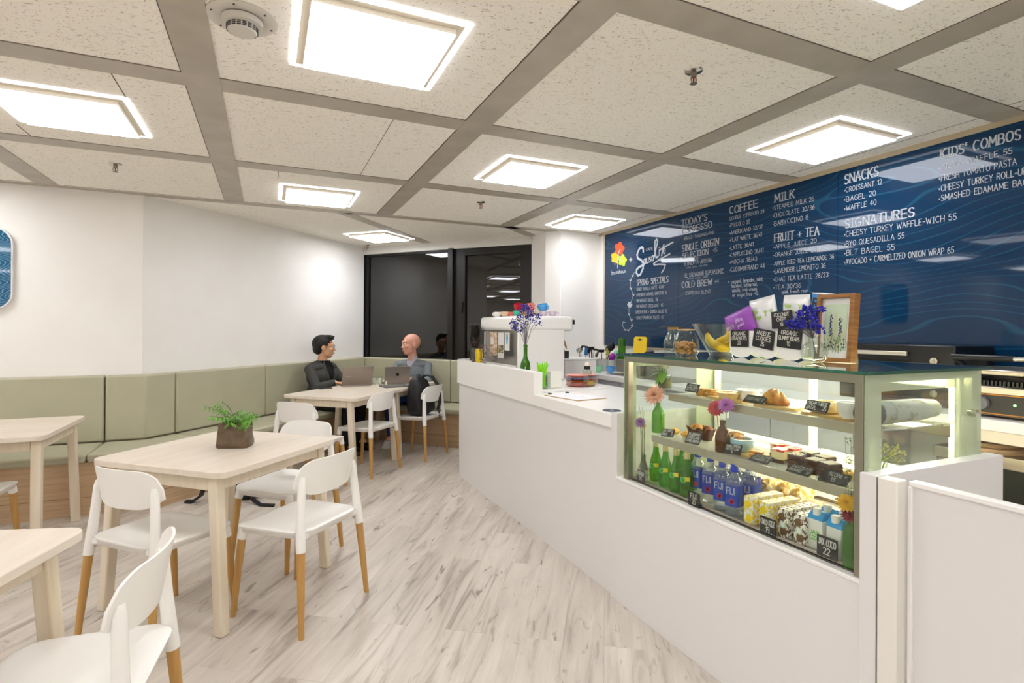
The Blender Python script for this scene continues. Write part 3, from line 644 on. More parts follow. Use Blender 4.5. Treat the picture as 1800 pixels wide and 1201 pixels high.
def head(mb, c, yaw, sc=1.):
    Tm = Matrix.Translation(c) @ Matrix.Rotation(yaw, 4, 'Z') @ Matrix.Diagonal((sc, sc, sc, 1)); old = mb.T; mb.T = old @ Tm
    mb.ell((0, -.012, .032), (.074, .094, .085), 20, 14); mb.ell((0, .022, -.02), (.062, .070, .075), 18, 12)        # cranium, face
    mb.ell((0, .045, -.078), (.036, .036, .028), 14, 10); mb.ell((0, .020, -.062), (.054, .054, .034), 14, 10)         # chin, jaw
    mb.ell((0, .078, .028), (.050, .016, .020), 12, 8)                                              # brow
    mb.add([(-.006, .086, .012), (.006, .086, .012), (.016, .088, -.03), (-.016, .088, -.03), (0, .115, -.026)], [(0, 1, 4), (1, 2, 4), (2, 3, 4), (3, 0, 4), (0, 3, 2, 1)])
    mb.ell((0, .10, -.024), (.012, .014, .010), 10, 8); mb.ell((0, .082, -.052), (.024, .014, .0065), 10, 6); mb.ell((0, .080, -.063), (.021, .014, .0075), 10, 6)
    for s in (-1, 1): mb.ell((s*.036, .066, -.018), (.022, .02, .018), 10, 8); mb.ell((s*.075, -.008, -.002), (.010, .019, .031), 10, 8)
    mb.T = old
def face_parts(par, c, yaw, sc=1., brow=None):
    Tm = Matrix.Translation(c) @ Matrix.Rotation(yaw, 4, 'Z') @ Matrix.Diagonal((sc, sc, sc, 1))
    for s in (-1, 1):
        mb = MB(); mb.T = Tm; mb.ell((s*.031, .083, .008), (.0135, .009, .0085), 12, 8); mb.m_(1).ell((s*.031, .0905, .008), (.0055, .003, .0055), 10, 6); mb.build('eye', [M_eye, M_iris], par)
        mb = MB(); mb.T = Tm; mb.tube([(s*.048, .084, .026), (s*.032, .094, .031), (s*.016, .095, .028)], [.0015, .0028, .002], 6, sq=.8); mb.build('eyebrow', brow or M_hair, par)
    mb = MB(); mb.T = Tm; mb.tube([(-.021, .090, -.0575), (-.008, .0985, -.0565), (.008, .0985, -.0565), (.021, .090, -.0575)], .0022, 6); mb.build('mouth', mat('lip', '9A5A4C', .5), par)
def torso(mb, g=0.):
    old = mb.T; mb.T = old @ Matrix.Diagonal((1.12, 1.05, 1, 1))
    mb.ell((0, -.0, .53), (.165+g, .125+g, .10), 20, 12); mb.ell((0, .005, .66), (.148+g, .108+g, .14), 20, 12); mb.ell((0, .01, .82), (.165+g, .112+g, .15), 20, 12)
    mb.ell((0, .0, .93), (.178+g, .085+g, .062+g*.5), 20, 12); mb.T = old
def person(name, label, loc, rz, arms, legs, skin, yaw, headc, top, cutf, pant, pantm):
    t = thing(name, label, 'person', loc, rz)
    mb = MB(); torso(mb); limb(mb, [(0, .005, .94), (0, .015, 1.03), (headc[0]*.8, headc[1]*.8, headc[2]-.05)], [.058, .054, .054]); head(mb, headc, yaw, HS)
    for a in arms:
        limb(mb, a[:3], [.046, .038, .026], 4); hand(mb, a[2], a[3])
    for l_ in legs: limb(mb, l_[:3], [.075, .056, .036], 4); mb.ell(tuple(Vector(l_[2])+Vector(l_[3])*.05-Vector((0, 0, .02))), (.04, .06, .03), 12, 8)
    remeshed(mb, 'body', skin, t, .0055, 3)
    return t
HS = 1.16
# ---- the man in the blazer
L1 = (.56, 6.575, 0); rz1 = R(-136)+0
rz1 = hd(.72, -.69)
armsA = [((-.195, -.005, .912), (-.235, .14, .72), (-.105, .29, .772), (.35, 1, -.1)), ((.195, -.005, .912), (.245, .14, .72), (.12, .28, .772), (-.25, 1, -.1))]
legsA = [((-.09, .03, .54), (-.12, .45, .50), (-.12, .42, .11), (0, 1, 0)), ((.09, .03, .54), (.13, .45, .50), (.15, .47, .11), (0, 1, 0))]
hc = (.0, .035, 1.152); yw = R(40)
p = person('person', 'man with black hair and glasses in a charcoal blazer, seated on the banquette looking right', L1, rz1, armsA, legsA, M_skin, yw, hc, None, None, None, None)
mb = MB(); torso(mb, .008); limb(mb, [(0, .0, .93), (0, .01, .985)], [.07, .062]); remeshed(mb, 't_shirt', M_blk, p, .008, 4, cut=lambda q: q.z > 1.005)
mb = MB(); torso(mb, .024)
for a in armsA:
    w_ = Vector(a[1]).lerp(Vector(a[2]), .86); limb(mb, [a[0], a[1], tuple(w_)], [.056, .050, .041], 4)
mb.ell((0, -.015, .955), (.12, .085, .055), 16, 10)
def vcut(q):
    if q.z > 1.0 and abs(q.x) < .07 and q.y > -.06: return True
    if q.y < .03: return False
    if q.z > .72: return abs(q.x) < .018+.062*max(0, (q.z-.72)/.25)
    return abs(q.x) < .02
j = remeshed(mb, 'blazer', M_blaz, p, .0055, 8, cut=vcut); md = j.modifiers.new('s', 'SOLIDIFY'); md.thickness = .008; md.offset = -1
mb = MB()
for s in (-1, 1):   # lapels lying on the chest
    P = [(s*.055, .065, 1.0), (s*.100, .098, .90), (s*.082, .128, .86), (s*.092, .127, .845), (s*.026, .142, .72), (s*.014, .142, .725), (s*.070, .112, .93), (s*.05, .05, 1.01)]
    mb.add([(x, y+.004, z) for x, y, z in P]+[(x, y+.011, z) for x, y, z in P], [(0, 1, 6, 7), (1, 2, 3, 4, 5, 6), (15, 14, 9, 8), (14, 13, 12, 11, 10, 9)]+[(i, (i+1) % 8, (i+1) % 8+8, i+8) for i in range(8)])
mb.build('lapel', M_blaz, p)
mb = MB()
mb.ell((0, -.0, .525), (.172, .13, .10), 20, 12)
for l_ in legsA: limb(mb, [l_[0], l_[1], l_[2]], [.088, .068, .056], 4)
remeshed(mb, 'trousers', M_blk, p, .01, 4)
for l_ in legsA:
    a = Vector(l_[2]); mb = MB().at((a.x, a.y+.06, 0)); mb.skin([[(q[0]*1., q[1]*1.-.0, z) for q in rrect(w_, d_, r_, 4)] for z, w_, d_, r_ in ((0, .09, .27, .04), (.02, .094, .275, .045), (.05, .085, .24, .04), (.075, .07, .15, .03))]); mb.build('shoe', mat('black leather shoe', '0B0A09', .3), p, angle=60)
face_parts(p, hc, yw, HS)
Th = Matrix.Translation(hc) @ Matrix.Rotation(yw, 4, 'Z') @ Matrix.Diagonal((HS, HS, HS, 1))
mb = MB(); mb.T = Th; rh = random.Random(5)
mb.ell((0, -.018, .040), (.082, .098, .088), 20, 14); mb.ell((0, .025, .095), (.060, .055, .030), 14, 8); mb.ell((0, -.055, -.01), (.068, .055, .06), 14, 10)
for k in range(60):
    a = rh.uniform(-1.1, 1.1); b = rh.uniform(-.9, 1.1); x = .055*math.sin(a); y = .02+.055*b; z = .105-.03*b*b*.4
    mb.tube([(x, y, z-.012), (x+rh.uniform(-.004, .004), y+.008, z+.012), (x+rh.uniform(-.008, .008), y+.018, z+.022)], [.010, .008, .003], 6)
def hcut(q):
    l_ = Th.inverted() @ q
    return (l_.y > .052 and l_.z < .068) or (l_.z < .018 and l_.y > .005) or (l_.z < .045 and l_.y > .03 and abs(l_.x) < .09 and l_.y > .035)
h_ = remeshed(mb, 'hair', M_hair, p, .0045, 4, cut=hcut); md = h_.modifiers.new('s', 'SOLIDIFY'); md.thickness = .006; md.offset = -1
mb = MB(); mb.T = Th
for s in (-1, 1):
    mb.tube([(s*.032+.021*math.cos(a), .101-.006*abs(math.cos(a)), .006+.015*math.sin(a)) for a in [2*PI*i/14 for i in range(14)]], .0014, 6, closed=True)
    mb.tube([(s*.053, .094, .009), (s*.073, .06, .011), (s*.078, -.01, .008)], .0013, 6)
mb.tube([(-.011, .104, .010), (0, .106, .013), (.011, .104, .010)], .0013, 6); mb.build('glasses', mat('brown spectacle frame', '3B2A20', .3), p)
# ---- the man in the grey sweater
L2 = (1.64, 6.64, 0); rz2 = hd(-.62, -.78)
armsB = [((-.195, -.005, .918), (-.26, .14, .73), (-.10, .29, .775), (.3, 1, -.1)), ((.195, -.005, .918), (.27, .13, .73), (.15, .29, .775), (-.1, 1, -.1))]
# his right leg stands, the left shin crosses over the knee
legsB = [((.09, .03, .54), (.10, .42, .50), (.08, .40, .11), (0, 1, 0)), ((-.09, .03, .55), (-.36, .36, .56), (.10, .44, .595), (1, .1, 0))]
hc2 = (.0, .06, 1.175); yw2 = R(-40)
p2 = person('person', 'bald man in a grey sweater and blue jeans, seated under the window', L2, rz2, armsB, legsB, M_skin2, yw2, hc2, None, None, None, None)
mb = MB(); torso(mb, .016)
for a in armsB: w_ = Vector(a[1]).lerp(Vector(a[2]), .8); limb(mb, [a[0], a[1], tuple(w_)], [.054, .048, .04], 4)
def vc2(q): return (q.z > .995 and abs(q.x) < .06 and abs(q.y-.01) < .075) or (q.y > .04 and q.z > .86 and abs(q.x) < .065*(q.z-.86)/.13)
j = remeshed(mb, 'sweater', M_knit, p2, .0055, 8, cut=vc2); md = j.modifiers.new('s', 'SOLIDIFY'); md.thickness = .007; md.offset = -1
mb = MB(); torso(mb, .006); limb(mb, [(0, .0, .93), (0, .012, 1.02)], [.072, .062])
remeshed(mb, 'shirt', M_shirt, p2, .008, 3, cut=lambda q: q.z > 1.035 or (q.z > .98 and q.y > .03 and abs(q.x) < .03))
mb = MB(); mb.ell((0, 0, .525), (.172, .13, .10), 20, 12)
for l_ in legsB: limb(mb, [l_[0], l_[1], tuple(Vector(l_[1]).lerp(Vector(l_[2]), .93))], [.09, .072, .055], 4)
remeshed(mb, 'jeans', M_jean, p2, .01, 4)
M_shoe = mat('white canvas shoe', 'D8D4CC', .6)
mb = MB().at((.08, .45, 0)); mb.skin([[(q[0], q[1], z) for q in rrect(w_, d_, r_, 4)] for z, w_, d_, r_ in ((0, .09, .27, .04), (.02, .094, .275, .045), (.05, .085, .24, .04), (.08, .07, .15, .03))]); mb.build('shoe', M_shoe, p2, angle=60)
mb = MB().at((.17, .46, .585), (R(70), 0, R(-80))); mb.skin([[(q[0], q[1], z) for q in rrect(w_, d_, r_, 4)] for z, w_, d_, r_ in ((-.03, .09, .27, .04), (-.01, .094, .275, .045), (.02, .085, .24, .04), (.05, .07, .15, .03))]); mb.build('shoe', M_shoe, p2, angle=60)
face_parts(p2, hc2, yw2, HS, mat('faint brow', 'B07A60', .7))
# ================================================================ THINGS ON THE FAR TABLES
M_alu = mat('grey aluminium', '9A9088', .38, metal=.7); M_key = mat('dark keys', '1A1A1C', .5)
def laptop(lab, a, b, lean, parts_logo):
    """a, b: the two ends of the hinge line; the lid rises from it"""
    a = Vector(a); b = Vector(b); c = (a+b)/2; w_ = (b-a).length; rz = math.atan2(b.y-a.y, b.x-a.x)
    t = thing('laptop', lab, 'laptop', (c.x, c.y, .7415), rz)
    d_ = w_*.68
    MB().prism(rrect(w_, d_, .012, 3, 0, d_/2), 0, .011).build('keyboard_base', M_alu, t, bevel=.002)
    mb = MB()
    for r_ in range(5):
        for k in range(12): mb.box((-w_*.40+k*w_*.0727, d_*.30+r_*d_*.09, .0118), (w_*.06, d_*.07, .0015))
    k_ = mb.build('keyboard', M_key, t); k_['kind'] = 'stuff'
    l_ = MB().prism(rrect(w_, w_*.64, .010, 3, 0, w_*.32), -.006, 0).build('screen_lid', M_alu, t, (0, .002, .012), (R(90-lean)+0, 0, 0), bevel=.0015)
    l_.rotation_euler = (R(90+lean), 0, 0)
    s_ = MB().prism(rrect(w_-.016, w_*.64-.016, .004, 2, 0, w_*.32), -.0075, -.006).build('display', mat('dark screen', '20242A', .2), l_)  # plain dark display surface, not emissive
    parts_logo(l_, w_)
    return t
def logo1(l_, w_):
    mb = MB(); write(mb, 'LAPTOP', (0, 0, 0), (1, 0, 0), (0, 1, 0), .001, .001) if False else None
    mb.box((-w_*.30, w_*.30, .0004), (w_*.16, .004, .0006)); mb.build('emblem', mat('light emblem', 'C9C2BA', .3), l_)
def logo2(l_, w_): MB().prism(rrect(.030, .030, .004, 3, 0, w_*.33), 0, .0006).build('emblem', mat('black emblem', '08080A', .25), l_)
lp1 = laptop('open grey laptop with its lid back to the camera, before the man in the blazer', (.735, 6.16, 0), (1.065, 6.19, 0), 20, logo1)
lp2 = laptop('open laptop with a small black square on its lid, before the man in the sweater', (1.20, 6.18, 0), (1.495, 6.20, 0), 9, logo2)
solo(MB().prism(rrect(.145, .072, .01, 4), 0, .008), 'phone', mat('black glass', '0A0B0D', .1), 'black phone lying on the table before the man in the blazer', 'phone', (.545, 6.0, .7405), R(20), bevel=.002)
solo(MB().prism(rrect(.30, .21, .012, 4), 0, .014), 'laptop_sleeve', mat('grey felt', '6B6864', .8), 'closed grey laptop lying flat on the table before the window', 'laptop', (1.27, 5.935, .7405), R(8), bevel=.004)
M_jar = glass_mat('clear glass', (.93, .96, .93, 1), 1.0); M_wax = mat('milk white', 'F1EFE4', .4)
def glass_jar(lab, loc):
    t = thing('glass_tumbler', lab, 'glass', loc)
    MB().lathe([(0, 0), (.026, 0), (.028, .004), (.028, .085), (.0265, .085), (.0265, .010), (0, .008)], 24).build('tumbler', M_jar, t)
    MB().lathe([(0, .0085), (.0255, .0105), (.0255, .068), (0, .069)], 20).build('milk', M_wax, t); return t
glass_jar('left glass of milky drink on the far table', (1.10, 6.255, .7405)); glass_jar('right glass of milky drink on the far table', (1.165, 6.245, .7405))
solo(MB().lathe([(0, 0), (.009, 0), (.009, .042), (.007, .045), (0, .045)], 14), 'salt_shaker', M_wax, 'small white shaker beside the glasses on the far table', 'shaker', (1.205, 6.10, .7405))
# backpack on the chair
M_pack = mat('black nylon', '0E0E0F', .6, bump=(30, .4, .01)); M_strap = mat('dark webbing', '26282A', .7)
t = thing('backpack', 'black backpack standing on a white chair with its strap over the backrest', 'backpack', (1.50, 5.76, .455), hd(.71, -.70))
rows = []
for z, w_, d_, yo in ((0, .22, .15, 0), (.015, .27, .19, 0), (.08, .29, .21, 0), (.2, .285, .19, -.005), (.30, .26, .165, -.01), (.36, .22, .13, -.02), (.395, .14, .07, -.03), (.40, .05, .03, -.03)):
    rows.append([(p[0], p[1]+yo, z) for p in rrect(w_, d_, min(w_, d_)*.35, 5)])
MB().skin(rows).build('bag_body', M_pack, t, angle=70)
mb = MB(); rows = [[(p[0], p[1]+.10, z) for p in rrect(w_, d_, .02, 4)] for z, w_, d_ in ((.03, .18, .05), (.05, .21, .075), (.14, .21, .07), (.19, .18, .03))]; mb.skin(rows).build('front_pocket', M_pack, t, angle=70)
def band(mb, pts, w_, th=.006, ax=(1, 0, 0)):
    ax = Vector(ax).normalized(); rows = []
    P = [Vector(p) for p in pts]
    for i, p in enumerate(P):
        tt = (P[min(i+1, len(P)-1)]-P[max(i-1, 0)]).normalized(); n_ = tt.cross(ax).normalized()
        rows.append([tuple(p-ax*w_/2-n_*th/2), tuple(p+ax*w_/2-n_*th/2), tuple(p+ax*w_/2+n_*th/2), tuple(p-ax*w_/2+n_*th/2)])
    mb.skin(rows, False); return mb
mb = MB(); band(mb, [(-.05, -.02, .38), (-.07, .04, .415), (-.085, .10, .40), (-.10, .155, .32), (-.105, .185, .22), (-.10, .19, .12), (-.09, .17, .04)], .05, .012, (1, -.1, 0)).build('shoulder_strap', M_strap, t)
mb = MB(); band(mb, [(-.09, .17, .05), (-.095, .19, -.0), (-.095, .195, -.06)], .025, .003).build('strap_end', M_strap, t)
mb = MB(); mb.tube([(-.03, -.02, .39), (-.02, -.02, .42), (.03, -.02, .42), (.04, -.02, .39)], .006, 8).build('haul_loop', M_strap, t)
# bags on the floor by the bench
t = thing('backpack', 'black bag slumped on the floor before the bench, seen under the plant table', 'bag', (-.20, 4.93, 0), R(-20))
rows = [[(p[0]+.04*math.sin(9*z), p[1]+.03*z, z) for p in rrect(w_, d_, min(w_, d_)*.4, 5)] for z, w_, d_ in ((0, .26, .18), (.03, .33, .24), (.14, .32, .24), (.27, .26, .18), (.36, .16, .10), (.385, .08, .05))]
MB().skin(rows).build('bag_body', M_pack, t, angle=70)
mb = MB(); band(mb, [(-.13, -.06, .28), (-.22, -.10, .16), (-.25, -.12, .05), (-.31, -.14, .008), (-.36, -.13, .008)], .045, .02, (0, 1, 0)).build('shoulder_strap', M_pack, t)
mb = MB(); band(mb, [(.10, -.10, .12), (.17, -.18, .03), (.25, -.24, .008), (.36, -.26, .008)], .04, .014, (0, 1, 0)).build('shoulder_strap', M_pack, t)
# ================================================================ READING POSITIONS OFF THE PHOTOGRAPH'S PERSPECTIVE
def _ray(px, py): return _f+_rr*((px-900)/954)+_uu*((578-py)/954)
def gX(px, py, X): d = _ray(px, py); t = X/d.x; return Vector((X, d.y*t, EYE+d.z*t))
def gY(px, py, Y): d = _ray(px, py); t = Y/d.y; return Vector((d.x*t, Y, EYE+d.z*t))
def gZ(px, py, Z): d = _ray(px, py); t = (Z-EYE)/d.z; return Vector((d.x*t, d.y*t, Z))
def dep(P): return P.x*_f.x+P.y*_f.y
FRONT = -PI/2      # turn that makes a thing's -Y side face the customers (-X)
# ================================================================ MENU BOARD
XB = XE-.012
bt = thing('menu_board', 'large glossy blue wood-grain menu board with white hand-lettered menu filling the right wall', 'menu board', (0, 0, 0))
M_board = grain_material('board blue', '032E50', '124866', 1.7, .3, .70, True)
yA, yB = 5.215, -1.2; zA, zB = 1.20, 2.455; cuts = [yA, gX(1193, 450, XB).y, gX(1472.5, 450, XB).y, gX(1472.5, 450, XB).y-1.5, yB]
for a, b in zip(cuts, cuts[1:]):
    MB().box((XE-.006, (a+b)/2, (zA+zB)/2), (.012, a-b-.002, zB-zA)).build('board_panel', M_board, bt)
MB().box((XE-.005, (yA+yB)/2, zA-.009), (.014, yA-yB, .018)).build('bottom_channel', mat('pale metal', 'BDB7AB', .35, metal=.4), bt)
MB().box((XE-.007, yA+.013, (zA+zB)/2), (.016, .026, zB-zA)).build('side_channel', mat('cream trim', 'CFC6B2', .4), bt)
M_ink = mat('white paint pen', 'B7BEC5', .6); M_inkd = mat('thin white pen', 'B9C2CA', .6)
_rt = Vector((0, -1, 0)); _up = Vector((0, 0, 1))
Z1 = lambda x, y: (1050+x/5.46, 380+y/5.46); Z2 = lambda x, y: (1180+x/4.62, 280+y/4.62); Z3 = lambda x, y: (1440+x/4.29, 200+y/4.29)
def menu(name, Zf, rows):
    mb = MB()
    for (t_, x0, yb, x1, h, st) in rows:
        sc = {Z1: 5.46, Z2: 4.62, Z3: 4.29}[Zf]
        P = gX(*Zf(x0, yb), XB); Q = gX(*Zf(x1, yb), XB); hh = h/sc*dep(P)/954*.94
        write(mb, t_, P, _rt, _up, hh, width=(P.y-Q.y), th=.085 if st == 'H' else .095, lower=st == 'l', double=st == 'H', off=.0012, gap=.2)
    mb.build(name, M_ink, bt, weld=False)
menu('espresso_lettering', Z2, [("TODAY'S", 85, 545, 288, 52, 'H'), ('ESPRESSO', 92, 606, 328, 50, 'H'), ('-BRAZIL+TANZANIA+PNG', 100, 658, 350, 24, ''), ('SINGLE ORIGIN', 88, 750, 383, 54, 'H'), ('SELECTION', 92, 806, 298, 44, 'H'), ('45', 340, 757, 372, 34, ''),
    ('*ETHIOPIA ARICHA', 105, 866, 328, 32, ''), ('sweet, spicy, ripe pear', 118, 887, 298, 15, 'l'), ('*EL SALVADOR SUPERSONIC', 105, 962, 425, 34, ''), ('smooth, syrupy, sweet', 130, 977, 298, 15, 'l'), ('COLD BREW', 88, 1045, 328, 50, 'H'), ('44', 355, 1006, 385, 26, ''), ('ESPRESSO BLEND', 118, 1102, 320, 26, '')])
menu('coffee_lettering', Z2, [('COFFEE', 475, 445, 697, 60, 'H'), ('DOUBLE ESPRESSO 24', 475, 498, 755, 28, ''), ('*PICCOLO 30', 475, 556, 638, 32, ''), ('*AMERICANO 32/37', 475, 615, 742, 32, ''), ('*FLAT WHITE 36/41', 475, 674, 735, 34, ''), ('*LATTE 36/41', 475, 738, 668, 34, ''),
    ('*CAPPUCCINO 36/41', 475, 796, 748, 34, ''), ('*MOCHA 38/43', 475, 854, 695, 34, ''), ('*CUCUMBERANO 44', 475, 916, 758, 36, ''), ('+ caramel, lavender, mint,', 465, 1012, 748, 34, 'l'), ('hazelnut, toffee nut,', 492, 1044, 700, 32, 'l'), ('vanilla, irish creme', 495, 1080, 697, 32, 'l'), ('or sugarfree +5', 498, 1117, 705, 32, 'l')])
menu('drinks_lettering', Z2, [('MILK', 840, 352, 997, 68, 'H'), ('*STEAMED MILK 26', 825, 415, 1160, 35, ''), ('*CHOCOLATE 30/36', 825, 478, 1163, 35, ''), ('*BABYCCINO 8', 825, 546, 1112, 38, ''), ('FRUIT + TEA', 838, 674, 1197, 68, 'H'), ('*APPLE JUICE 20', 832, 730, 1180, 34, ''), ('*ORANGE JUICE 20', 832, 797, 1180, 36, ''),
    ('*APPLE ICED TEA LEMONADE 36', 832, 866, 1320, 34, ''), ('*LAVENDER LEMONITO 36', 832, 928, 1252, 38, ''), ('*CHAI TEA LATTE 28/33', 832, 995, 1275, 36, ''), ('*TEA 30/36', 832, 1058, 1052, 36, ''), ('-pink french rose', 895, 1092, 1107, 30, 'l')])
menu('food_lettering', Z3, [('SNACKS', 190, 532, 443, 74, 'H'), ('*CROISSANT 12', 190, 596, 473, 38, ''), ('*BAGEL 20', 190, 668, 427, 40, ''), ('*WAFFLE 40', 190, 734, 430, 40, ''), ('SIGNATURES', 195, 864, 712, 66, 'H'), ('*CHEESY TURKEY WAFFLE-WICH 55', 190, 930, 1035, 42, ''),
    ('*BYO QUESADILLA 55', 190, 1002, 642, 40, ''), ('*BLT BAGEL 55', 190, 1072, 568, 42, ''), ('*AVOCADO + CARMELIZED ONION WRAP 65', 190, 1140, 1015, 42, '')])
menu('kids_lettering', Z3, [("KIDS' COMBOS", 915, 342, 1515, 74, 'H'), ('*PIZZA WAFFLE 55', 905, 428, 1455, 42, ''), ('*FRESH TOMATO PASTA', 905, 510, 1488, 46, ''), ('*CHEESY TURKEY ROLL-UPS', 905, 588, 1600, 48, ''), ('*SMASHED EDAMAME BAGEL', 905, 660, 1640, 46, '')])
menu('specials_lettering', Z1, [('SPRING SPECIALS', 378, 668, 680, 58, 'H'), ('HONEY VANILLA LATTE  42/47', 378, 718, 642, 30, ''), ('LAVENDER CARAMEL SMOOTHIE 45', 378, 772, 668, 30, ''), ('BREAKFAST BAGEL  58', 378, 828, 580, 30, ''), ('BREAKFAST CROISSANT  45', 378, 882, 630, 30, ''),
    ('GREEN BEANS + QUINOA SALAD 45', 370, 936, 668, 30, ''), ('ROAST PUMPKIN TOAST  45', 378, 992, 635, 30, '')])
def bstroke(mb, pts, w_, off=.0012):
    P = [gX(*Z1(*p), XB) for p in pts]; k_ = 0
    for a, b in zip(P, P[1:]):
        k_ = (k_+1) % 29; _sk[0] = (_sk[0]+1) % 31
        d = b-a; L_ = d.length
        if L_ < 1e-6: continue
        d /= L_; s = Vector((-1, 0, 0)).cross(d)*w_/2; e = d*w_*.3; o_ = Vector((-off-_sk[0]*1.5e-5, 0, 0))
        mb.add([a-e-s+o_, b+e-s+o_, b+e+s+o_, a-e+s+o_], [(0, 1, 2, 3)])
mb = MB()
bstroke(mb, [(442, 345), (440, 310), (425, 298), (400, 320), (382, 370), (388, 405), (420, 420), (440, 450), (440, 500), (415, 560), (392, 572), (376, 545), (378, 515), (400, 490), (445, 468), (470, 440)], .023)
def script(t_, x, y, dx, dy, h):   # joined lowercase hand rising along (dx,dy)
    for c in t_:
        g = glyph(c, True)
        for pl in g[1]: bstroke(mb, [(x+(q[0]*h*.52)*dx, y-(q[1]*h)*1.0+q[0]*h*.52*dy) for q in pl], .0105)
        x += (g[0]+.12)*h*.53*dx; y += (g[0]+.12)*h*.53*dy
    return x, y
script('ausa', 446, 466, 1, -.40, 92)
bstroke(mb, [(548, 395), (560, 330), (580, 245), (570, 222), (555, 240), (552, 330), (566, 400), (585, 385)], .018)
script('i', 592, 378, 1, -.4, 92); bstroke(mb, [(618, 378), (632, 300), (640, 270)], .017)
bstroke(mb, [(600, 325), (640, 300), (728, 250)], .017); script('o', 634, 366, 1, -.4, 92)
bstroke(mb, [(698, 362), (600, 415), (540, 458), (545, 468), (600, 462), (655, 466), (640, 510), (618, 545)], .014)
write(mb, 'CAFE', gX(*Z1(470, 335), XB), _rt, _up, .026, width=.10, th=.14, off=.0012)
write(mb, 'baumhaus', gX(*Z1(138, 562), XB), _rt, _up, .042, width=gX(*Z1(138, 562), XB).y-gX(*Z1(272, 562), XB).y, th=.16, lower=True, off=.0012)
bstroke(mb, [(322, 400), (322, 436)], .010); bstroke(mb, [(310, 418), (334, 418)], .010)
vine = [(365, 530), (340, 568), (318, 615), (320, 690), (346, 755), (330, 810), (305, 890), (305, 945), (328, 1000), (338, 1055), (300, 1100), (265, 1092), (243, 1050), (248, 1015), (268, 1020)]
bstroke(mb, vine, .005)
for (x, y) in ((340, 575), (318, 620), (322, 695), (348, 758), (305, 945), (330, 1000), (335, 1055), (300, 1095), (268, 1092)):
    bstroke(mb, [(x-9, y-8), (x, y+6), (x+9, y-8)], .009)
for a in range(6): bstroke(mb, [(312+20*math.cos(a), 850+22*math.sin(a)), (312+8*math.cos(a+1), 850+8*math.sin(a+1))], .022)
mb.build('logo_lettering', M_ink, bt, weld=False)
for (cx, cy, r_, col, nm) in ((213, 312, 48, 'D9531E', 'orange'), (172, 398, 42, 'F0C21C', 'yellow'), (241, 424, 42, 'BFE01E', 'lime')):
    P = [];
    for k in range(48):
        a = 2*PI*k/48; q = r_*(1+.14*math.cos(5*a+.6)); P.append(gX(*Z1(cx+q*math.cos(a)*.92, cy+q*math.sin(a)*1.25), XB)+Vector((-.0004-.0003*(cx > 200)-.0003*(cx > 230), 0, 0)))
    MB().add(P, [tuple(range(48))]).build('logo_flower', mat('flower '+nm, col, .5), bt, weld=False)
mb = MB(); bstroke(mb, [(222, 318), (205, 350), (198, 420), (196, 500)], .012, .002); bstroke(mb, [(170, 470), (168, 440), (198, 425), (222, 395), (240, 380)], .009, .002); bstroke(mb, [(215, 400), (240, 440), (255, 430)], .008, .002)
mb.build('logo_branch', M_ink, bt, weld=False)
# ================================================================ SERVICE COUNTER
cn = thing('service_counter', 'white service counter with rounded left end and raised upstand along its front', 'counter', (0, 0, 0))
XF = 1.622
def cpoly(x0, yl, r_, x1, y1, n=8):   # front x0, rounded far-left corner at y=yl, back x1, right end y1
    return [(x0, y1)]+[(x0+r_-r_*math.cos(PI/2*i/n), yl-r_+r_*math.sin(PI/2*i/n)) for i in range(n+1)]+[(x1, yl), (x1, y1)]
MB().prism(cpoly(1.642, 4.975, .14, 2.42, 2.352), 0, .868, True).build('counter_body', M_white, cn)
MB().prism(cpoly(XF, 4.995, .16, 2.44, 2.352), .869, .94, True).build('worktop', M_corian, cn, bevel=.0015)
o_ = [(XF, 3.25)]+[(XF+.16-.16*math.cos(PI/2*i/8), 4.835+.16*math.sin(PI/2*i/8)) for i in range(9)]+[(2.44, 4.995), (2.44, 4.93)]+[(XF+.16-.095*math.cos(PI/2*i/8), 4.835+.095*math.sin(PI/2*i/8)) for i in range(8, -1, -1)]+[(XF+.065, 3.25)]
MB().prism(o_, .9402, 1.088, True).build('upstand', M_corian, cn, bevel=.0015)
# case surround: low front panel, uprights, side partition
sr = thing('case_surround', 'white laminate panels boxing in the glass display case', 'counter', (0, 0, 0))
MB().box((XF+.012, (2.30+1.052)/2, .3095), (.024, 2.30-1.052, .619)).build('front_panel', M_white, sr, bevel=.001)
MB().box((XF+.018, (2.30+1.052)/2, .6265), (.045, 2.30-1.052, .013)).build('sill', M_corian, sr, bevel=.002)
MB().box((1.622+.32, 2.325, .4755), (.64, .05, .951)).build('upright', M_white, sr, bevel=.001)
MB().box((1.94, 1.67, .628), (.58, 1.23, .012)).build('case_deck', mat('dark steel', '6A655C', .4, metal=.6), sr)
pt = thing('partition', 'white laminate partition beside the display case', 'partition', (0, 0, 0))
MB().box(((1.612+2.29)/2, 1.026, .479), (2.29-1.612, .05, .958)).build('partition_panel', M_white, pt, bevel=.0015)
MB().box((1.634, .972, .479), (.044, .055, .956)).build('end_post', mat('white edge band', 'EDE8DE', .35), pt, bevel=.003)
MB().box((1.611, 1.0, .48), (.001, .0015, .95)).build('panel_joint', M_gap, pt)
gt = thing('half_gate', 'white laminate half-height gate at the right edge, cut by the photo', 'gate', (0, 0, 0))
MB().box((1.672, .64, .475), (.020, .60, .93)).build('gate_panel', M_white, gt)
MB().box((1.672, .64, .948), (.034, .60, .014)).build('gate_cap', M_corian, gt, bevel=.002)
MB().box((1.668, .935, .475), (.032, .012, .93)).build('gate_edge', M_corian, gt, bevel=.002)
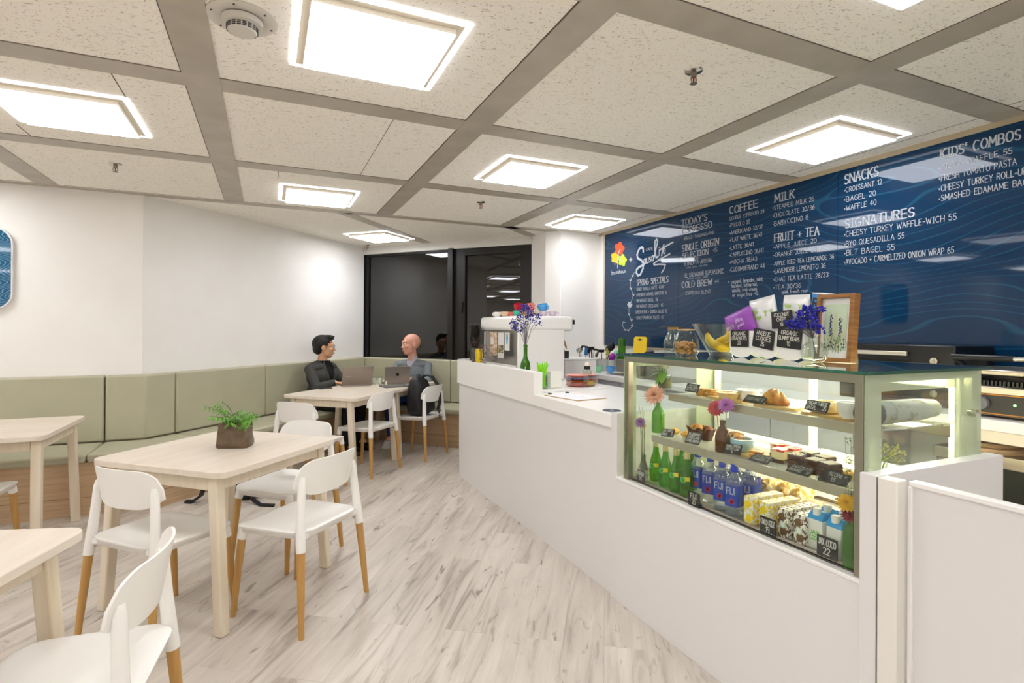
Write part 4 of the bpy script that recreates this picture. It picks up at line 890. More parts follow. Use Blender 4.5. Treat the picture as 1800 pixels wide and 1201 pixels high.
# ================================================================ BACK COUNTERS
bk = thing('back_counter', 'white worktop on pale grey cabinets along the menu wall', 'counter', (0, 0, 0))
MB().box((3.215, 3.60, .917), (.565, 3.40, .046)).build('worktop', M_corian, bk, bevel=.004)
M_cab = mat('pale grey laminate', 'C9C8CC', .35)
for i, y in enumerate((5.0, 4.45, 3.9, 3.35, 2.8, 2.25)): MB().box((3.235, y, .49), (.52, .54, .80)).build('cabinet_front', M_cab, bk, bevel=.002)
MB().box((3.26, 3.6, .045), (.46, 3.3, .09)).build('plinth', M_dark, bk)
MB().box((3.24, 4.0, .9415), (.40, 1.0, .003)).build('sink_drainer', mat('brushed steel', 'A09A90', .35, metal=1), bk)
wt = thing('equipment_stand', 'white equipment bench behind the glass case, carrying the grill', 'counter', (0, 0, 0))
MB().box((3.20, .95, .965), (.58, 1.86, .05)).build('worktop', M_corian, wt, bevel=.004)
MB().box((2.935, .95, .915), (.04, 1.86, .05)).build('apron', mat('cream laminate', 'E8DCC6', .4), wt)
for y in (1.12, .1, 1.84): MB().box((2.94, y, .445), (.05, .05, .89)).build('leg', M_corian, wt)
M_steel = mat('brushed steel 2', 'B9B0A2', .32, metal=1, bump=(200, .05, .001))
solo(MB().box((3.492, 1.0, 1.06), (.012, 2.3, .25)), 'steel_splashback', M_steel, 'brushed steel splashback below the menu board', 'splashback')
# stainless undercounter cabinet and green bag
u = thing('undercounter_cabinet', 'stainless undercounter unit with dark door below the grill bench', 'cabinet', (0, 0, 0))
MB().box((3.19, 1.36, .80), (.46, .42, .055)).build('cabinet_top', M_steel, u, bevel=.004); MB().box((3.19, 1.36, .39), (.44, .40, .765)).build('cabinet_body', mat('dark interior', '14160F', .5), u)
MB().box((2.962, 1.535, .40), (.012, .03, .74)).build('door_frame', M_steel, u)
solo(MB().lathe([(0, 0), (.15, 0), (.155, .012), (.15, .022), (0, .022)], 28), 'wooden_board', M_oak, 'round wooden board on the stainless undercounter unit', 'board', (3.1, 1.40, .8285))
solo(MB().lathe([(0, 0), (.12, 0), (.125, .010), (.12, .018), (0, .018)], 28), 'wooden_board', M_oak, 'smaller round wooden board stacked on a round board under the grill bench', 'board', (3.1, 1.41, .851))
mb = MB(); mb.ell((0, 0, .13), (.14, .15, .13), 18, 12, .05, random.Random(2)); mb.ell((.02, .08, .20), (.09, .06, .12), 14, 10, .05, random.Random(3))
mb.tube([(-.06, -.03, .2), (-.07, -.06, .36), (-.04, -.01, .42), (0, .04, .3)], .012, 8)
solo(mb, 'cloth_bag', mat('green cloth', '1E9A3C', .6), 'bright green bag under the grill bench at the right edge', 'bag', (2.92, .98, .44), bevel=0)
solo(MB().box((0, 0, .2), (.34, .34, .4)), 'storage_crate', M_dark, 'dark crate under the grill bench holding the green bag', 'crate', (2.98, .96, .0385), bevel=.005)
# black countertop oven
M_black = mat('black enamel', '0B0B0C', .3)
t = thing('countertop_oven', 'black countertop oven with silver door handle under the menu board', 'oven', (3.30, 1.86, .9905), FRONT)
MB().box((0, 0, .158), (.60, .36, .315)).build('oven_body', M_black, t, bevel=.006)
MB().box((-.10, -.183, .13), (.38, .006, .22)).build('oven_door', mat('oven glass', '050506', .08), t, bevel=.002)
MB().box((-.10, -.195, .268), (.37, .014, .022)).build('handle', mat('pale handle', 'CFC8BC', .3, metal=.5), t, bevel=.003)
for z in (.07, .15, .235): MB().at((.215, -.182, z), (PI/2, 0, 0)).lathe([(0, 0), (.020, 0), (.018, .02), (0, .02)], 20).box((0, 0, .022), (.006, .034, .006)).build('knob', M_chrome, t)
mb = MB()
for k in range(12): mb.box((.285+.0155, -.10+k*.018, .24), (.001, .01, .05))
mb.build('vent', M_dark, t)
# panini grill
t = thing('panini_grill', 'stainless contact grill with ribbed black plates and a long handle', 'grill', (3.17, 1.31, .9905), FRONT)
MB().box((0, 0, .075), (.42, .38, .13)).build('base', M_steel, t, bevel=.006)
MB().box((0, -.1925, .062), (.40, .005, .095)).build('control_panel', mat('dark panel', '2A2622', .4), t)
for z in (.020, .105): MB().box((0, -.196, z), (.40, .002, .004)).build('orange_stripe', mat('orange line', 'D98A1A', .5), t)
MB().at((-.07, -.196, .064), (PI/2, 0, 0)).lathe([(0, 0), (.030, 0), (.028, .018), (.0, .018)], 24).box((0, 0, .02), (.010, .05, .008)).build('dial', mat('grey knob', '77777A', .3), t)
MB().at((.05, -.196, .066), (PI/2, 0, 0)).lathe([(0, 0), (.006, 0), (.005, .004), (0, .004)], 12).build('pilot_light', emis('green lamp', '30D040', 2), t)
mb = MB().box((0, 0, .15), (.40, .34, .02))
for k in range(26): mb.box((-.19+k*.0152, -.175, .156), (.008, .02, .022))
mb.build('lower_plate', M_black, t)
mb = MB().box((0, .02, .20), (.40, .34, .03))
mb.build('upper_plate', M_steel, t, bevel=.008)
mb = MB().tube([(-.17, -.14, .24), (-.17, -.23, .27), (.06, -.23, .27)], .014, 12); mb.build('handle', M_black, t)
MB().tube([(.06, -.23, .27), (.17, -.23, .272), (.19, -.12, .22), (.19, .05, .2)], .011, 12).build('handle_arm', M_chrome, t)
MB().box((.185, -.05, .17), (.05, .30, .05)).build('hinge_arm', M_black, t, bevel=.008)
for sx in (-1, 1):
    for sy in (-1, 1): MB().at((sx*.18, sy*.15, 0)).lathe([(0, 0), (.014, 0), (.014, .012), (0, .012)], 12).build('foot', M_black, t)
# ================================================================ ESPRESSO MACHINE (back toward the customers)
t = thing('espresso_machine', 'large white espresso machine seen from behind with cups piled on its top', 'espresso machine', (2.03, 4.46, .9405), FRONT)
M_ivory = mat('ivory enamel', 'F4F1EA', .22, coat=.3)
# local: x runs toward the camera side (-world y), y runs away from the customers
MB().box((0, .10, .485), (.80, .56, .125)).build('upper_housing', M_ivory, t, bevel=.028, seg=4)
MB().box((0, .07, .24), (.72, .42, .37)).build('machine_body', mat('satin steel', 'A9A59C', .4, metal=.6), t, bevel=.006)
MB().box((.378, .075, .245), (.03, .44, .47)).build('side_panel', M_ivory, t, bevel=.010, seg=3)
MB().box((-.378, .075, .225), (.03, .44, .38)).build('side_panel', M_ivory, t, bevel=.010, seg=3)
MB().box((0, -.150, .075), (.70, .02, .11)).build('back_skirt', M_ivory, t, bevel=.003)
MB().box((.385, .385, .50), (.03, .012, .04)).build('steam_knob', M_black, t, bevel=.004)
for sx in (-1, 1):
    for sy in (-.08, .24): MB().at((sx*.33, sy, 0)).lathe([(0, 0), (.02, 0), (.022, .05), (0, .05)], 14).build('foot', M_chrome, t)
# postcards on its back
MC = [mat('postcard tan', 'B98F62', .5, noise=('E9D9C2', 30, (1, 1, 1), .4, .6)), mat('postcard white', 'E8E4DE', .5), mat('postcard dark', '4B463F', .5, noise=('C9B77A', 40, (1, 1, 1), .5, .55)), mat('postcard blue', '5FA3DC', .5), mat('green ring', '2F9A5A', .5)]
def card_px(lab, px0, py0, px1, py1, X, m, extra=None, cat='postcard'):
    A = gX(px0, py1, X); B = gX(px1, py0, X); w_ = A.y-B.y; h_ = B.z-A.z
    t = thing('postcard', lab, cat, (X, (A.y+B.y)/2, A.z), FRONT)
    MB().box((0, 0, h_/2), (w_, .0012, h_)).build('card', m, t)
    if extra: extra(t, w_, h_)
    return t
Xp = 1.862
def ex1(t, w_, h_): MB().box((-w_*.15, -.0012, h_*.62), (w_*.4, .001, h_*.3)).build('picture', MC[1], t)
def ex2(t, w_, h_): MB().box((-.0, -.0012, h_*.36), (w_*.86, .001, h_*.3)).build('picture', MC[2], t)
def ex3(t, w_, h_):
    mb = MB(); mb.add([(-w_*.2, -.0014, h_*.75), (w_*.2, -.0014, h_*.75), (w_*.10, -.0014, h_*.35), (-w_*.10, -.0014, h_*.35)], [(0, 1, 2, 3)]); mb.build('ribbon_print', MC[3], t)
    MB().at((0, -.0014, h_*.8), (PI/2, 0, 0)).tube([(w_*.16*math.cos(a*PI/6), w_*.16*math.sin(a*PI/6), 0) for a in range(12)], .0025, 6, closed=True).build('ring_print', MC[4], t)
card_px('tan illustrated postcard on the back of the espresso machine', 861, 584, 874, 624, Xp, MC[0], ex1)
card_px('white postcard with a small photo on the back of the espresso machine', 875, 585, 886, 629, Xp, MC[1], ex2)
card_px('white card with a blue ribbon drawing on the back of the espresso machine', 887, 585, 896, 616, Xp-.003, MC[1], ex3)
card_px('small black card below the ribbon card on the espresso machine', 887, 617, 898, 625, Xp-.003, M_dark)
# cups on the machine
def cup_mesh(mb, r_=.042, h_=.06):
    mb.lathe([(0, .002), (r_*.55, 0), (r_*.62, .003), (r_*.9, h_*.35), (r_, h_*.75), (r_*.97, h_), (r_*.9, h_), (r_*.92, h_*.7), (r_*.8, h_*.3), (0, h_*.12)], 24); return mb
def cup(lab, loc, col, rot=0, r_=.042, h_=.06, grp='coloured cups on the espresso machine', name='coffee_cup', tilt=0):
    t = thing(name, lab, 'cup', loc, (tilt, 0, rot), grp); m = mat('glaze '+col, col, .2)
    cup_mesh(MB(), r_, h_).build('cup_bowl', m, t)
    MB().tube([(r_*.93, 0, h_*.80), (r_*1.45, 0, h_*.82), (r_*1.62, 0, h_*.55), (r_*1.35, 0, h_*.3), (r_*.86, 0, h_*.3)], .0052, 8).build('handle', m, t); return t
zc = 1.489
for (px, col, lab, X, tl, rz) in ((874, 'F2EEE6', 'white cup at the left end of the espresso machine top', 1.95, 0, 2), (887, 'E9C9A8', 'cream cup behind the blue dried flowers on the espresso machine', 1.96, 0, 1.2), (896, 'E06A5A', 'coral cup on the espresso machine left of the red cup', 2.02, 0, 2.6), (909, '3FB8A0', 'turquoise cup on the espresso machine below the red cup', 1.95, 0, .4),
        (921, 'F3C64A', 'yellow cup on the espresso machine below the pink cup', 1.97, 0, -1), (938, 'F1DFA0', 'pale yellow cup on the espresso machine beside the blue cup', 2.12, 0, 1), (955, 'E3D3DE', 'pale lilac cup on the espresso machine below the blue cup', 2.20, 0, -.6), (971, 'D9CBD6', 'lilac cup at the right end of the espresso machine top', 2.27, 0, -.4)):
    P = gX(px, 550, X); h_ = .045
    cup(lab, (X, P.y, zc), col, rz, .036, h_)
for (px, col, lab, X, rz) in ((912, 'C8142A', 'red cup stacked highest on the espresso machine', 2.0, -.3), (932, 'F08E80', 'salmon pink cup stacked on the espresso machine between red and blue', 2.07, -1.2), (955, '58A9E6', 'sky blue cup stacked on the right of the espresso machine, handle up', 2.20, -1.3)):
    P = gX(px, 545, X); cup(lab, (X, P.y, zc+.047), col, rz, .046, .062, tilt=.25)
# grinder
t = thing('coffee_grinder', 'coffee grinder with a clear bean hopper left of the espresso machine', 'grinder', (1.775, 4.80, .9405))
MB().lathe([(0, 0), (.055, 0), (.055, .02), (.045, .05), (.045, .24), (.05, .26), (0, .26)], 24).build('grinder_body', M_black, t)
MB().lathe([(.03, .26), (.048, .30), (.052, .47), (.049, .47), (.045, .30), (.027, .262)], 24).build('hopper', glass_mat('smoked glass', (.45, .45, .43, 1), 1.), t)
MB().lathe([(0, .47), (.054, .47), (.054, .48), (0, .482)], 24).build('hopper_lid', M_dark, t)
# ================================================================ SMALL THINGS ON THE COUNTER
M_gbot = glass_mat('green glass', (.20, .50, .06, 1), 1.0, body=.35, bodycol=(.12, .35, .03, 1)); M_stem = mat('dry stem', '6F6A6A', .7); M_blue = mat('blue dried blossom', '2A2C8E', .7)
def florets(mb, rp, c, rad, n, s):
    for k in range(n):
        a = rp.uniform(0, 2*PI); q = rp.uniform(0, 1)**.5*rad; p = (c[0]+q*math.cos(a), c[1]+q*math.sin(a)*.8, c[2]+rp.uniform(-rad, rad)*.7)
        mb.ell(p, (s*rp.uniform(.6, 1.2),)*3, 5, 4)
t = thing('vase_of_flowers', 'green glass bottle holding a spray of blue dried flowers behind the counter upstand', 'vase', (1.775, 3.70, .9405))
MB().lathe([(0, .004), (.034, 0), (.038, .006), (.038, .15), (.034, .185), (.018, .215), (.0145, .24), (.0145, .305), (.0165, .306), (.0165, .32), (.0125, .32), (.0120, .24), (.033, .16), (.033, .01), (0, .01)], 28).build('bottle', M_gbot, t)
ms = MB(); mf = MB(); rp = random.Random(11)
for k in range(30):
    a = rp.uniform(-1, 1); w_ = rp.uniform(-.07, .07); top = Vector((w_, -a*.155+.02, .58-.10*a*a*(1.7 if a < 0 else 1)+rp.uniform(-.02, .03)))
    b = Vector((0, 0, .30)); m_ = b.lerp(top, .5)+Vector((0, a*.025, .02)); ms.tube([tuple(b), tuple(m_), tuple(top)], .0011, 4)
    florets(mf, rp, top, .030, 16, .0050)
for k in range(4):
    top = Vector((rp.uniform(-.03, .03), .175+rp.uniform(-.02, .02), .44+k*.015)); ms.tube([(0, 0, .30), (0, .10, .50), tuple(top)], .0011, 4); florets(mf, rp, top, .022, 16, .005)
ms.build('stem', M_stem, t); q_ = mf.build('blossom', M_blue, t)
# twig pot and yellow vase on the upstand
M_pot = mat('mottled grey ceramic', '6A625C', .5, noise=('3D3733', 50, (1, 1, 1), .4, .6))
t = thing('twig_pot', 'mottled grey pot with dark dried twigs at the left end of the counter upstand', 'vase', (1.654, 4.48, 1.0885))
MB().lathe([(0, .0), (.026, 0), (.029, .01), (.029, .12), (.0, .12)], 20).build('pot', M_pot, t)
ms = MB(); rp = random.Random(4)
for k in range(16):
    a = rp.uniform(0, 2*PI); l_ = rp.uniform(.05, .16); z = .12+rp.uniform(.02, .10); e = Vector((math.cos(a)*l_*.5, math.sin(a)*l_, z)); ms.tube([(0, 0, .11), tuple(e*.5+Vector((0, 0, .09))), tuple(e)], .0012, 4); florets(ms, rp, e, .012, 5, .004)
ms.build('twigs', mat('dark twig', '3A2622', .8), t)
t = thing('yellow_vase', 'yellow flowered vase with brown twigs trailing right over the upstand', 'vase', (1.654, 4.37, 1.0885))
MB().lathe([(0, .0), (.024, 0), (.030, .012), (.033, .06), (.030, .115), (.025, .118), (.0, .11)], 22).build('vase_body', mat('yellow flower glaze', 'E3C410', .35, noise=('8A7420', 55, (1, 1, 1), .55, .7)), t)
ms = MB(); rp = random.Random(9)
for k in range(26):
    e = Vector((rp.uniform(-.03, .05), -rp.uniform(-.03, .34), rp.uniform(.0, .16))); e.z = max(.006, e.z*(1 if k % 2 else .2)); m_ = Vector((0, e.y*.5, .12+rp.uniform(0, .05)))
    ms.tube([(0, 0, .11), tuple(m_), tuple(e)], .0009, 4); florets(ms, rp, e, .012, 5, .0032)
ms.build('twigs', mat('brown twig', '6A5048', .8), t)
# tray and what stands on it
tr = gZ(944, 692, .952)
solo(MB().prism([(1.668, 3.31), (1.69, 3.60), (2.31, 3.62), (2.31, 3.38)], 0, .012), 'serving_tray', M_corian, 'white slab tray on the counter under the green straws', 'tray', (0, 0, .9405), bevel=.003)
zt_ = .953
t = thing('straw_jar', 'clear jar full of lime green straws on the white tray', 'jar', (1.80, 3.47, zt_))
MB().lathe([(0, .0), (.036, 0), (.040, .006), (.040, .085), (.033, .10), (.033, .115), (.030, .115), (.030, .10), (.037, .084), (.037, .008), (0, .006)], 26).build('jar_glass', M_jar, t)
rp = random.Random(2); M_lime = mat('lime plastic', '8FE010', .35)
for k in range(16):
    a = 2*PI*k/16; MB().tube([(.020*math.cos(a), .020*math.sin(a), .009), (.034*math.cos(a+.4)*.6, .034*math.sin(a+.4), .11), (.055*math.cos(a+.4)*.6, .055*math.sin(a+.4), .175+rp.uniform(-.012, .012))], .0042, 8).build('straw', M_lime, t)
t = thing('napkin_holder', 'stack of upright white napkins beside the straw jar', 'napkins', (1.90, 3.475, zt_), FRONT)
for k in range(7): MB().box((-.024+k*.008, 0, .06), (.0065, .09, .115+.003*(k % 2))).build('napkin', mat('napkin', 'F4F1E6', .8), t)
PC = ['58A9E6', 'E58A7A', '3FA89A', 'E0762A', '7A94C8', 'F0A090', '8FC7B8', '6C7FB0', 'E89A8C', 'D96A2A']
def saucers(px, X, y, z0, n, cols, lab0, r_=.075, grp='stacked coloured saucers on the counter'):
    base = None
    for k in range(n):
        col = cols[k % len(cols)]; m = mat('glaze '+col, col, .2)
        mb = MB().lathe([(0, 0), (r_*.5, 0), (r_*.55, .003), (r_, .012), (r_, .0145), (r_*.55, .007), (0, .006)], 28)
        lab = lab0 % ['bottom', 'second', 'third', 'fourth', 'fifth', 'sixth', 'seventh', 'eighth', 'ninth', 'topmost'][k if k < n-1 else 9]
        solo(mb, 'saucer', m, lab, 'saucer', (X, y, z0+k*.0088), group=grp)
saucers(0, 2.11, 3.50, zt_, 9, ['E58A7A', 'F0A090', 'F4B8A8', 'D96A2A', '3B3B44', '9C4A3A', '7A94C8', 'E58A7A', 'F08E80'], 'saucer, %s of the pink and orange stack on the counter', .085)
saucers(0, 1.965, 3.64, .9405, 9, ['3FA89A', '7FC9BC', '3FA89A', '5FB8AA', 'D96A2A', 'B03A2A', '6C7FB0', 'E58A7A', '58A9E6'], 'saucer, %s of the blue-topped stack behind the napkins', .07)
saucers(0, 2.34, 3.72, .9405, 8, ['F0C060', 'E0A040', '6C7FB0', 'D96A2A', 'E58A7A', 'F4B8A8', '7A94C8', 'F08E80'], 'saucer, %s of the far striped stack beside the back cabinets', .08)
t = thing('sugar_pourer', 'clear conical sugar pourer with a black and cream top on the counter', 'sugar pourer', (2.195, 3.50, zt_))
MB().lathe([(0, 0), (.060, 0), (.062, .006), (.03, .115), (.022, .125), (.018, .125), (.026, .112), (.058, .008), (0, .004)], 28).build('cone_glass', M_jar, t)
MB().lathe([(0, .125), (.024, .125), (.024, .150), (0, .150)], 20).build('collar', M_black, t); MB().lathe([(0, .150), (.020, .150), (.018, .168), (.010, .178), (0, .178)], 20).build('cap', mat('cream cap', 'E8DCC4', .3), t)
MB().lathe([(0, .006), (.056, .008), (.048, .035), (0, .035)], 24).build('sugar', mat('raw sugar', 'D9A94A', .9), t)
# clipboard, sticker, spoon rest, tablet
t = thing('clipboard', 'brown clipboard with white paper lying on the counter', 'clipboard', (1.812, 3.035, .9405), R(-80))
MB().prism(rrect(.34, .245, .008, 3), 0, .003).build('board', mat('brown board', 'B08A52', .5), t); MB().box((.002, 0, .0042), (.31, .225, .002)).build('paper', mat('paper', 'F4F2F4', .7), t)
for s in (-1, 1): MB().at((-.165+0*.1, s*.075, .006), (0, PI/2, 0)).lathe([(0, -.012), (.008, -.012), (.008, .012), (0, .012)], 14).build('clip', M_black, t)
mb = MB(); write(mb, 'name / order', (-.10, .06, .0054), (1, 0, 0), (0, 1, 0), .018, th=.08, lower=True, off=.0)
for k in range(4): mb.box((.02, .02-.03*k, .0054), (.22, .002, .0002))
mb.build('print', mat('grey print', '9A9AA4', .7), t, weld=False)
t = thing('counter_sticker', 'dark blue oval sticker on the counter beside the display case', 'sticker', (1.698, 2.455, .9403), R(-70))
MB().lathe([(0, 0), (.05, 0), (.05, .0012), (0, .0012)], 32).build('sticker_disc', mat('navy sticker', '1B2A44', .3), t)
MB().prism([(-.012, 0), (0, .014), (.012, 0), (0, -.014)], .0013, .0016).build('emblem', M_ink, t)
solo(MB().box((0, 0, .06), (.13, .02, .12)), 'card_reader_stand', M_black, 'black upright block behind the green straws', 'stand', (1.84, 3.70, .9405), R(-70), bevel=.003)
mb = MB(); mb.ell((0, 0, .03), (.026, .012, .045), 14, 10); mb.tube([(0, 0, .0), (.0, .02, .05), (0, .04, .11)], .004, 8)
solo(mb, 'serving_spoon', M_chrome, 'silver spoon standing at the foot of the green bottle', 'spoon', (1.725, 3.62, .985), (.5, 0, .3))
solo(MB().lathe([(0, 0), (.045, 0), (.06, .035), (.055, .035), (.042, .006), (0, .006)], 24), 'spoon_dish', M_corian, 'small white dish beside the green bottle', 'dish', (1.735, 3.60, .9405))
# ================================================================ FAR LEFT CORNER OF THE BACK COUNTER
t = thing('pedestal_cabinet', 'white pedestal cabinet beside the column, black knife box on top', 'cabinet', (2.70, 4.62, 0))
MB().box((0, 0, .543), (.34, .40, 1.086)).build('cabinet_body', M_corian, t, bevel=.004); MB().box((0, 0, 1.0935), (.36, .42, .012)).build('cabinet_top', M_corian, t, bevel=.003)
t = thing('tool_box', 'black box of brushes on the white pedestal cabinet', 'box', (2.585, 4.56, 1.1), R(-24))
MB().box((0, 0, .035), (.11, .08, .07)).build('box_body', M_black, t, bevel=.003); MB().box((-.03, 0, .074), (.05, .07, .008)).build('cork_rim', mat('brown cork', '7A5638', .8), t)
MB().tube([(.02, 0, .06), (.0, 0, .12), (-.025, 0, .165), (-.01, 0, .185), (.012, 0, .165), (.03, 0, .11), (.035, 0, .09)], [.004, .008, .008, .008, .009, .009, .004], 10).build('wooden_handle', mat('wood handle', 'B07F42', .4), t)
mb = MB(); mb.tube([(-.035, 0, .16), (-.02, 0, .21), (-.005, 0, .26)], [.008, .006, .004], 8); mb.build('pen', M_black, t)
M_tub = mat('frosted tub', 'B8BAB4', .4); M_mint = '8FCFA6'
def tub(lab, x, y, w_, h_, tools):
    t = thing('utensil_tub', lab, 'utensil holder', (x, y, .9435), R(-20))
    rows = [[(p[0], p[1], z) for p in rrect(a, a, a*.25, 3)] for z, a in ((0, w_*.8), (h_, w_), (h_, w_*.95), (.006, w_*.76))]; MB().skin(rows).build('tub', M_tub, t, angle=50)
    for (nm, m, dx, dy, ln, kind) in tools:
        a = Vector((dx*.2, dy*.2, .01)); b = Vector((dx, dy, ln)); mb = MB().tube([tuple(a), tuple(b)], .005, 8)
        if kind == 'spoon': mb.T = Matrix.Translation(b) @ Euler((.3, dx*3, .4)).to_matrix().to_4x4(); mb.ell((0, 0, .02), (.024, .008, .034), 12, 8)
        if kind == 'spatula': mb.T = Matrix.Translation(b) @ Euler((0, dx*4, .3)).to_matrix().to_4x4(); mb.box((0, 0, .035), (.045, .008, .08))
        if kind == 'whisk':
            mb.T = Matrix.Translation(b)
            for q in range(5): an = q*PI/5; mb.tube([(0, 0, 0), (.022*math.cos(an), .022*math.sin(an), .04), (0, 0, .075), (-.022*math.cos(an), -.022*math.sin(an), .04), (0, 0, 0)], .0013, 5)
        if kind == 'porta': mb.T = Matrix.Translation(b); mb.lathe([(0, 0), (.03, 0), (.033, .01), (.033, .03), (0, .03)], 18); mb.tube([(0, 0, .015), (-.06, 0, .03), (-.10, .01, .035)], [.006, .011, .010], 10)
        if kind == 'scoop': mb.T = Matrix.Translation(b) @ Euler((.2, .3, 0)).to_matrix().to_4x4(); mb.ell((0, 0, .03), (.035, .02, .045), 14, 10)
        mb.build(nm, m, t)
mb_, yb_ = mat('sky plastic', '3E8CCB', .35), mat('yellow silicone', 'C9C05A', .5)
tub('frosted tub of steel whisks and spoons, leftmost on the back counter', 3.10, 5.02, .11, .11, [('whisk', M_chrome, -.03, 0, .17, 'whisk'), ('strainer', M_chrome, -.045, .03, .19, 'scoop'), ('blue_spatula', mb_, .03, 0, .16, 'spatula')])
tub('frosted tub of black handled tools in the middle of the back counter', 3.16, 4.93, .12, .12, [('spoon', M_black, -.04, 0, .19, 'spoon'), ('whisk', M_chrome, .01, .02, .16, 'whisk'), ('thermometer', M_black, -.02, -.02, .22, 'porta'), ('ladle', M_chrome, .04, .0, .15, 'spoon')])
tub('frosted tub holding a yellow spatula and black spoons', 3.24, 4.86, .12, .12, [('yellow_spatula', yb_, .05, 0, .16, 'spatula'), ('black_spoon', M_black, .06, .02, .20, 'scoop'), ('black_scoop', M_black, -.01, .02, .19, 'porta'), ('black_ladle', M_black, .085, .0, .22, 'scoop')])
tub('clear tub holding a purple cup and mint spoons by the sink', 3.33, 4.80, .13, .115, [('purple_scoop', mat('purple plastic', 'A42BB0', .4), -.02, 0, .115, 'scoop'), ('mint_spoon', mat('glaze '+M_mint, M_mint, .2), .03, .0, .15, 'scoop'), ('mint_spoon', mat('glaze '+M_mint, M_mint, .2), .055, .02, .13, 'scoop')])
cup('mint green mug upside down on the back counter', (3.07, 4.68, .9435), M_mint, 2.4, .042, .062, 'mugs on the back counter', 'mug')
cup('blue mug upside down on the back counter', (3.16, 4.60, .9435), '4C9BDD', -1.2, .042, .062, 'mugs on the back counter', 'mug')
solo(MB().lathe([(0, 0), (.036, 0), (.038, .006), (.038, .19), (.034, .215), (.02, .225), (0, .226)], 24), 'green_bottle', M_gbot, 'dark green bottle at the end of the back counter below the menu board', 'bottle', (3.40, 4.74, 1.065))
solo(MB().box((0, 0, .06), (.20, .5, .12)), 'wall_ledge', mat('ledge steel', '8C877E', .4, metal=.7), 'steel ledge against the wall on the back counter', 'shelf', (3.40, 4.45, .9435), bevel=.003)
mb = MB(); P = [(-.10, 0), (.10, 0), (.10, .23), (.075, .245), (-.075, .245), (-.10, .23)]
vprism(mb, P, -.006, .006, 0)
t = thing('cutting_board', 'bright yellow cutting board with a handle slot, standing on the back counter', 'cutting board', (3.33, 4.36, 1.0645), (-.08, 0, FRONT)); mb.build('board', mat('yellow board', 'F2CC08', .4), t, bevel=.003)
vprism(MB(), [(-.045, .0), (0, .012), (.045, 0), (0, -.012)], -.0075, -.006, .215).build('handle_slot', M_dark, t)
mb = MB(); mb.tube([(0, 0, 0), (0, 0, .14), (.01, -.01, .19), (.03, -.04, .215), (.05, -.09, .23)], [.03, .030, .026, .024, .010], 14); mb.tube([(0, -.01, .18), (-.03, .03, .21)], .010, 10)
solo(mb, 'spray_bottle', M_black, 'black spray bottle beside the yellow cutting board', 'bottle', (3.22, 4.16, .9435))
# ================================================================ GLASS DISPLAY CASE
M_frm = mat('case steel', 'A39A8C', .35, metal=.85, bump=(120, .05, .001))
M_pane = glass_mat('clear case glass', (.955, .985, .965, 1), .95)
M_frost = glass_mat('frosted green glass border', (.80, .88, .74, 1), .9, body=.55, bodycol=(.64, .70, .52, 1))
M_gtop = glass_mat('case top glass', (.90, .965, .93, 1), 1.25)
M_gedge = glass_mat('green glass edge', (.10, .32, .24, 1), .8, body=.5, bodycol=(.05, .16, .12, 1))
M_tube = emis('case lamp', (1, .90, .68, 1), CASE)
M_shelf = glass_mat('case shelf glass', (.93, .96, .92, 1), .6, body=.42, bodycol=(.86, .84, .76, 1))
M_strip = mat('shelf front strip', 'B4AD98', .35, metal=.4); M_door = mat('cream door frame', 'EFE9DC', .35)
cs = thing('display_case', 'glass display case with steel frame, lit shelves of pastries and drinks', 'display case', (0, 0, 0))
yR, yL, x0, x1, zb0, zt0 = 1.052, 2.243, 1.628, 2.24, .6345, 1.248
mb = MB()
for y in (yR+.014, yL-.014): mb.box((x0+.016, y, (zb0+zt0)/2), (.03, .028, zt0-zb0))
for y in (yR+.014, yL-.014): mb.box((x1-.016, y, (zb0+zt0)/2), (.03, .028, zt0-zb0))
for x in (x0+.014, x1-.014): mb.box((x, (yR+yL)/2, zt0-.014), (.026, yL-yR-.05, .028)); mb.box((x if x > 2 else 1.656, (yR+yL)/2, zb0+.008), (.006 if x < 2 else .026, yL-yR-.05, .016))
for y in (yR+.012, yL-.012): mb.box(((x0+x1)/2, y, zt0-.014), (x1-x0-.06, .022, .028))
mb.build('case_frame', M_frm, cs, bevel=.002)
MB().box(((x0+x1)/2, (yR+yL)/2, .638), (x1-x0-.05, yL-yR-.05, .006)).build('deck_plate', mat('deck steel', 'A8A294', .3, metal=.5), cs)
MB().box(((1.602+2.27)/2, (1.028+2.275)/2, 1.2535), (.666, 1.245, .009)).build('top_glass', M_gtop, cs)
mb = MB()
for c, d in (((1.6005, (1.028+2.275)/2), (.003, 1.251)), ((2.2715, (1.028+2.275)/2), (.003, 1.251)), (((1.602+2.27)/2, 1.0265), (.666, .003)), (((1.602+2.27)/2, 2.2765), (.666, .003))): mb.box((c[0], c[1], 1.2535), (d[0], d[1], .0094))
mb.build('top_glass_edge', M_gedge, cs)
MB().box((x0-.002, (yR+yL)/2, (zb0+zt0)/2+.01), (.005, yL-yR-.004, zt0-zb0-.024)).build('front_glass', M_pane, cs)
for y, nm in ((yR-.006, 'side_glass'), (yL+.006, 'side_glass')):
    g = MB().box(((1.70+2.095)/2, y, (.66+1.195)/2), (.395, .005, .535)).build(nm, M_pane, cs)
    mb = MB()
    for (a, b, c, d) in ((x0, 1.70, zb0+.002, zt0-.003), (2.095, x1+.003, zb0+.002, zt0-.003), (1.70, 2.095, 1.195, zt0-.003), (1.70, 2.095, zb0+.002, .66)): mb.box(((a+b)/2, y, (c+d)/2), (b-a, .005, d-c))
    mb.build('frosted_border', M_frost, g)
MB().at((2.17, yR-.0085, 1.105), (PI/2, 0, 0)).lathe([(0, 0), (.011, 0), (.013, .012), (.012, .024), (0, .026)], 20).build('glass_fixing', M_chrome, cs)
